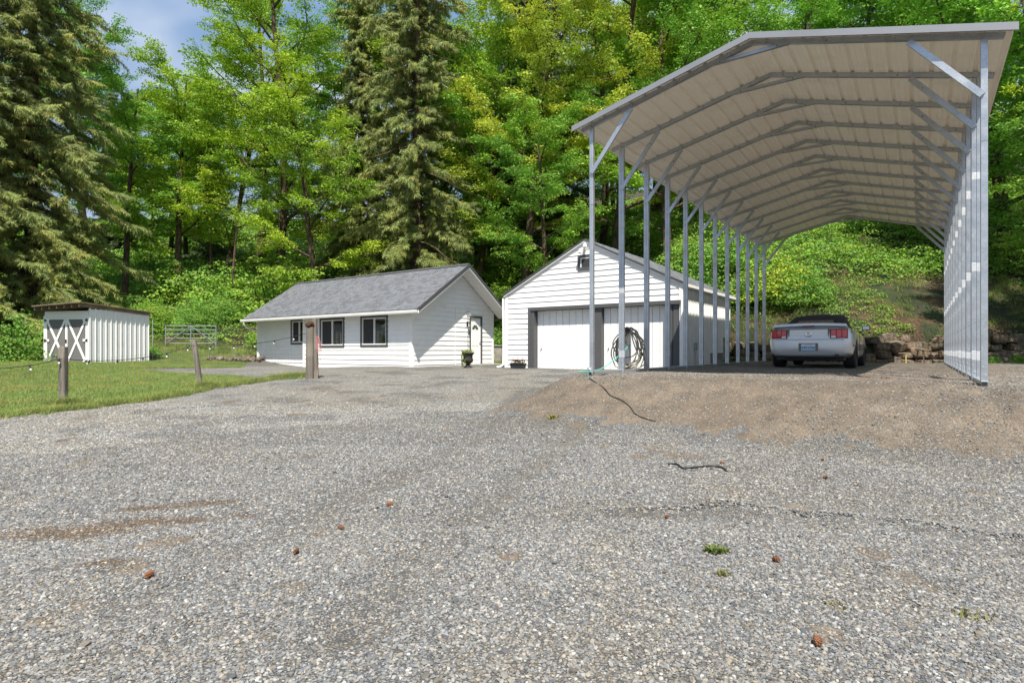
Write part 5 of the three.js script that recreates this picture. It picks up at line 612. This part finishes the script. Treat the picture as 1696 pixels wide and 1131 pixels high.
// front row of the woods
tree('P', 52, 30.5, 'needle', 'huge drooping spruce rising behind the white shed', { sc: 1.0 });
tree('P', -105, 27.5, 'needle', 'broad drooping spruce beyond the bushes beside the shed', { turn: 2, sc: 0.95 });
tree('Q', 690, 37, 'needle', 'tall drooping spruce rising right behind the cottage roof', { sc: 1.0 });
tree('N', 596, 41, 'needle', 'slimmer spruce just beside the tall cottage spruce', { turn: 1 });
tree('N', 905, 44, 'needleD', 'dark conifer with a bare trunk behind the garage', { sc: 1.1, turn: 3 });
tree('A', 205, 37, 'green', 'fresh green maple whose brown trunk shows over the shed roof', { sc: 0.86 });
tree('A', 292, 39, 'maple', 'rounded bright maple below the gap of open sky', { sc: 0.92, turn: 4 });
tree('B', 372, 41, 'maple', 'maple with pale twin stems behind the tube gate', { sc: 0.86 });
tree('C', 455, 40, 'maple', 'tall leaning yellow green maple reaching over the open sky', { sc: 1.0, turn: 2 });
tree('B', 528, 36.5, 'maple', 'bright maple overhanging the end of the cottage roof', { sc: 0.8, turn: 5 });
tree('B', 790, 40, 'green', 'deep green maple between the spruce and the garage', { sc: 1.0, turn: 1.4 });
tree('C', 868, 37, 'yellow', 'tall yellow tinged maple towering over the garage peak', { sc: 0.98, turn: 3.3 });
tree('C', 1010, 37, 'yellow', 'spreading yellow flowered maple behind the carport eave', { sc: 1.0, turn: 0.7 });
tree('B', 1105, 34, 'green', 'mid green maple close behind the garage roof', { sc: 1.0, turn: 2.2 });
tree('A', 905, 33, 'green', 'low limbed green maple just behind the garage', { sc: 0.72, turn: 2.9 });
tree('B', 1200, 40, 'green', 'green maple whose crown tops the carport ridge', { sc: 1.05, turn: 4 });
tree('B', 1300, 42, 'green', 'leafy maple standing on the bank behind the parked car', { sc: 1.0, turn: 1 });
tree('D', 1672, 27, 'green', 'ivy covered dark tree on the bank beyond the carport posts', { sc: 1.0, turn: 2 });
tree('D', 1800, 24, 'green', 'leafy dark tree farther along the stone wall bank', { sc: 0.95, turn: 5 });
tree('D', 1560, 33, 'green', 'tall dark ivy tree up the slope behind the carport', { sc: 1.0, turn: 0.4 });
tree('Ss', 1395, 44, 'green', 'slender tree with thin foliage against the sky over the carport', { sc: 1.05 });
tree('Ss', 1455, 42, 'green', 'bare stemmed thin tree beside the slender one over the carport', { sc: 1.1, turn: 2 });
tree('Ss', 385, 37.5, 'maple', 'thin pale stemmed sapling behind the lawn gate', { sc: 0.62, turn: 1 });
tree('Ss', 350, 39.5, 'maple', 'pale young tree trunk between the maples behind the lawn', { sc: 0.7, turn: 4 });
tree('D', 1420, 34, 'green', 'shadowy tree on the brushy slope straight behind the car', { sc: 0.75, turn: 3 });
tree('A', 1954, 16, 'green', 'maple standing beside the driveway that shades the stone wall bank', { sc: 0.72, turn: 1 });
tree('A', 1800, 20.5, 'green', 'second maple at the end of the stone wall shading the bank', { sc: 0.66, turn: 2.6 });
{ // deeper rows of the wood
  const R = rng(900); let n = 0;
  for (let k = 0; k < 400 && n < 46; k++) {
    const px = mix(-260, 1980, R()), d = mix(43, 66, R()), x = atDepth(px, d); if (toeDist(x, d) < 6) continue; const con = R() < 0.25; const y0 = g(x, d);
    const cap = px > 165 && px < 375 ? (HZ - 150) / F * d + EYE - y0 : px > 1330 && px < 1500 ? (HZ - 70) / F * d + EYE - y0 : 99; const kind = con ? 'N' : 'ABC'[Math.floor(R() * 3)], h = { N: 30, A: 19, B: 21, C: 26 }[kind]; let sc = 0.85 + 0.3 * R(); if (h * sc > cap) sc = cap / h; if (sc < 0.4) continue;
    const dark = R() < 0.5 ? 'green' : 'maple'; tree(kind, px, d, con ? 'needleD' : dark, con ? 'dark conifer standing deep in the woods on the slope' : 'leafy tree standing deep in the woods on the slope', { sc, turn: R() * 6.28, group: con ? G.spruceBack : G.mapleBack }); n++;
  }
}
// shrubs: a mound of leafy twigs on short stems
function shrubMade(seed, rx, ry, n) { const R = rng(seed), items = [], wood = [], c = new THREE.Color(); for (let k = 0; k < n; k++) { const a = R() * 6.283, u = Math.pow(R(), 0.45), el = Math.asin(mix(-0.15, 1, R())), b = 0.75 + 0.5 * vnoise(Math.cos(a) * 2.2 + 9, Math.sin(a) * 2.2 + el * 2 + 9, seed), p = V(Math.cos(a) * Math.cos(el) * rx * u * b, Math.max(0.05, Math.sin(el) * ry * u * b + 0.1), Math.sin(a) * Math.cos(el) * rx * u * b), q = 0.72 + 0.55 * R(), t = R(); items.push([mat4(p.x, p.y, p.z, (R() - 0.5) * 0.9, R() * 6.28, (R() - 0.5) * 0.9, 0.7 + 0.5 * R()), c.setRGB(q * mix(0.8, 1.3, t), q, q * 0.9).clone()]); } for (let k = 0; k < 9; k++) { const a = R() * 6.28; wood.push(limb(V(0.12 * Math.cos(a), -0.2, 0.12 * Math.sin(a)), V(rx * 0.6 * Math.cos(a), ry * 0.75, rx * 0.6 * Math.sin(a)), 0.025, 0.008, 5)); } return { wood: MG(wood), items, multi: true }; }
const sh = { L: shrubMade(301, 1.5, 1.7, 420), M: shrubMade(302, 1.1, 1.2, 260), S: shrubMade(303, 0.55, 0.6, 110), W: shrubMade(304, 1.9, 1.2, 420) };
const seenS = new Map();
function shrub(kind, px, d, mat, label, o = {}) { const x = o.x ?? atDepth(px, d), key = kind + mat; let t; if (!seenS.has(key)) { t = plantThing('shrub', label, 'shrub', sh[kind], LF.s, LM[mat], x, d, px, o.group, 'foliage'); seenS.set(key, t); } else { t = copyOf(seenS.get(key), [x, g(x, d), -d], px * 1.7, null, label); delete t.userData.group; if (o.group) t.userData.group = o.group; } t.scale.setScalar(o.sc ?? 1); return t; }
shrub('L', 20, 23.4, 'bush', 'big bright green bush pressed against the shed doors side', { sc: 1.05 }); shrub('L', -60, 22.5, 'bush', 'broad leafy bush at the lawn edge beyond the shed', { sc: 1.1 });
shrub('S', 250, 27.6, 'bush', 'small bright sapling at the back corner of the shed', { sc: 0.7 });
shrub('M', 826, 33, 'bush', 'glossy green bush filling the gap between cottage and garage', { sc: 1.25 });
shrub('L', 1292, 26, 'maple', 'bright yellow green bush behind the far carport posts', { sc: 1.15 }); shrub('L', 1330, 25, 'bush', 'sunlit leafy bush on the bank behind the parked car', { sc: 0.95 }); shrub('M', 1245, 27, 'bush', 'sunlit bush between the garage corner and the carport posts', { sc: 1.2 });
shrub('S', 1647, 19.6, 'bush', 'small fresh green weed bush at the foot of the stone wall', { sc: 0.34 }); shrub('S', 1690, 19.4, 'bush', 'yellow green sprout beside the stone wall beyond the carport', { sc: 0.4 });
{ const R = rng(77); const row = (n, px0, px1, d0, d1, mats, label, group, s0, s1) => { for (let k = 0; k < n; k++) { const px = mix(px0, px1, (k + R()) / n), d = mix(d0, d1, R()); shrub('LMW'[Math.floor(R() * 3)], px, d, mats[Math.floor(R() * mats.length)], label, { sc: mix(s0, s1, R()), group }); } };
  row(12, 150, 560, 33, 37, ['bush', 'green', 'bush'], 'leafy undergrowth bush along the back edge of the lawn', 'bushes behind the lawn', 0.7, 1.1); row(10, -220, 260, 31.5, 36, ['green', 'bush'], 'leafy undergrowth bush in the wood behind the shed', 'bushes behind the shed', 0.9, 1.3);
  row(12, 560, 1000, 35, 39, ['green', 'bush'], 'green undergrowth bush in the wood behind the buildings', 'bushes behind the buildings', 1.0, 1.5); row(24, 130, 1000, 37, 46, ['green', 'bush', 'green'], 'tall leafy understory bush standing among the tree trunks', 'understory bushes among the trunks', 1.5, 2.3); row(10, 980, 1260, 29, 33, ['green', 'bush'], 'bush on the slope behind the garage seen between carport posts', 'bushes behind the garage', 0.9, 1.4); }
{ // uncountable ground cover on the bank, the slope and under the trees
  const R = rng(555), c = new THREE.Color(), lists = { a: [], b: [] };
  for (let k = 0; k < 90000; k++) { const far = k > 60000, x = far ? mix(-70, 66, R()) : mix(-34, 34, R()), d = far ? mix(44, 82, R()) : mix(20.5, 52, Math.pow(R(), 1.25)), s = toeDist(x, d); if (s < 0.6) continue; const px = x / d * F + 848; if (px < -200 || px > 1900) continue; const r = sstep(6, 11, x), bank = r > 0.5 && s < 4.6, n = fbm(x * 0.5 + 50, d * 0.5 + 50, 91, 3); if (bank && n < 0.5) continue; const h = bank ? 0.15 * R() : (0.15 + 0.95 * sstep(0.38, 0.62, n)) * R() * sstep(0.4, 2, s) * (r > 0.5 ? 1.25 : 1); if (R() < (r > 0.5 ? 0 : 0.25)) continue; const q = 0.7 + 0.55 * R(); c.setRGB(q * mix(0.8, 1.25, R()), q, q * 0.9); (R() < 0.3 ? lists.a : lists.b).push([mat4(x, g(x, d) + h, -d, (R() - 0.5) * 0.8, R() * 6.28, (R() - 0.5) * 0.8, bank ? 0.55 + 0.3 * R() : far ? 1.6 + 1.2 * R() : 0.8 + 0.6 * R()), c.clone()]); }
  instanced('undergrowth', LF.s, LM.bush, lists.a); instanced('undergrowth', LF.s, LM.green, lists.b); 
}
{ // grass: short lawn tufts, longer blades along the edges
  const R = rng(606), tuft = (n, h, w) => { const gs = []; for (let k = 0; k < n; k++) { const l = h * (0.5 + R()), q = new THREE.PlaneGeometry(0.006, l, 1, 2), v = q.attributes.position; for (let i = 0; i < v.count; i++) { const y = v.getY(i) + l / 2; v.setXYZ(i, v.getX(i) * (1 - 0.8 * y / l), y, 2.2 * y * y); } q.rotateX(0.2 + 0.5 * R()); q.rotateY(R() * 6.28); q.translate((R() - 0.5) * w, 0, (R() - 0.5) * w); gs.push(q); } return MG(gs); };
  const T1 = tuft(16, 0.05, 0.16), T2 = tuft(26, 0.16, 0.16), c = new THREE.Color(), a = [], b = [];
  for (let k = 0; k < 150000 && a.length < 70000; k++) { const d = mix(8, 26, Math.pow(R(), 0.8)), x = mix(-22, -5, R()); if (x / d * F + 848 < -60 || zone(x, d) !== 'lawn') continue; const q = 0.75 + 0.5 * R(), dry = sstep(0.5, 0.7, nz(x, d, 64, 1.7)) * R(); c.setRGB(q * mix(0.95, 1.6, dry), q * mix(1, 1.05, dry), q * mix(0.9, 1.2, dry)); a.push([mat4(x, g(x, d) - 0.004, -d, 0, R() * 6.28, 0, 0.7 + 0.6 * R()), c.clone()]); }
  const edge = (pxs, n, w, s) => { for (let k = 0; k < n; k++) { const f = R() * (pxs.length - 1), i = Math.floor(f), p = H2(mix(pxs[i][0], pxs[i + 1][0], f - i), mix(pxs[i][1], pxs[i + 1][1], f - i)), x = p[0] + (R() - 0.5) * w, d = p[1] + (R() - 0.2) * w, q = 0.75 + 0.5 * R(), dry = R() < 0.3 ? R() : 0; c.setRGB(q * mix(1, 1.9, dry), q * mix(1, 1.2, dry), q * mix(1, 1.6, dry)); b.push([mat4(x, g(x, d) - 0.01, -d, 0, R() * 6.28, 0, s * (0.5 + 0.7 * R())), c.clone()]); } };
  edge([[-40, 697], [110, 680], [215, 667], [290, 656], [330, 645], [400, 636], [431, 631]], 900, 0.5, 0.8); edge([[450, 628], [508, 623]], 260, 0.5, 1.0); edge([[85, 672], [125, 672]], 70, 0.3, 1.2); edge([[318, 645], [345, 641]], 80, 0.3, 1.2);
  for (let k = 0; k < 9000; k++) { const x = mix(-24, 24, R()), d = mix(19, 33, R()), s = toeDist(x, d), r = x > 9; if (s < (r ? 0.9 : -2.5) || s > (r ? 5.2 : 1.6)) continue; if (r && fbm(x * 0.6, d * 0.6, 12, 3) < 0.5) continue; const q = 0.7 + 0.5 * R(); c.setRGB(q, q, q * 0.9); b.push([mat4(x, g(x, d) - 0.01, -d, 0, R() * 6.28, 0, 0.8 + 1.3 * R()), c.clone()]); }
  const gm = phy([0.172, 0.232, 0.05], { roughness: 0.8, side: THREE.DoubleSide }); instanced('lawn_grass', T1, gm, a); instanced('long_grass', T2, gm, b);
}

renderer.render(scene, camera);
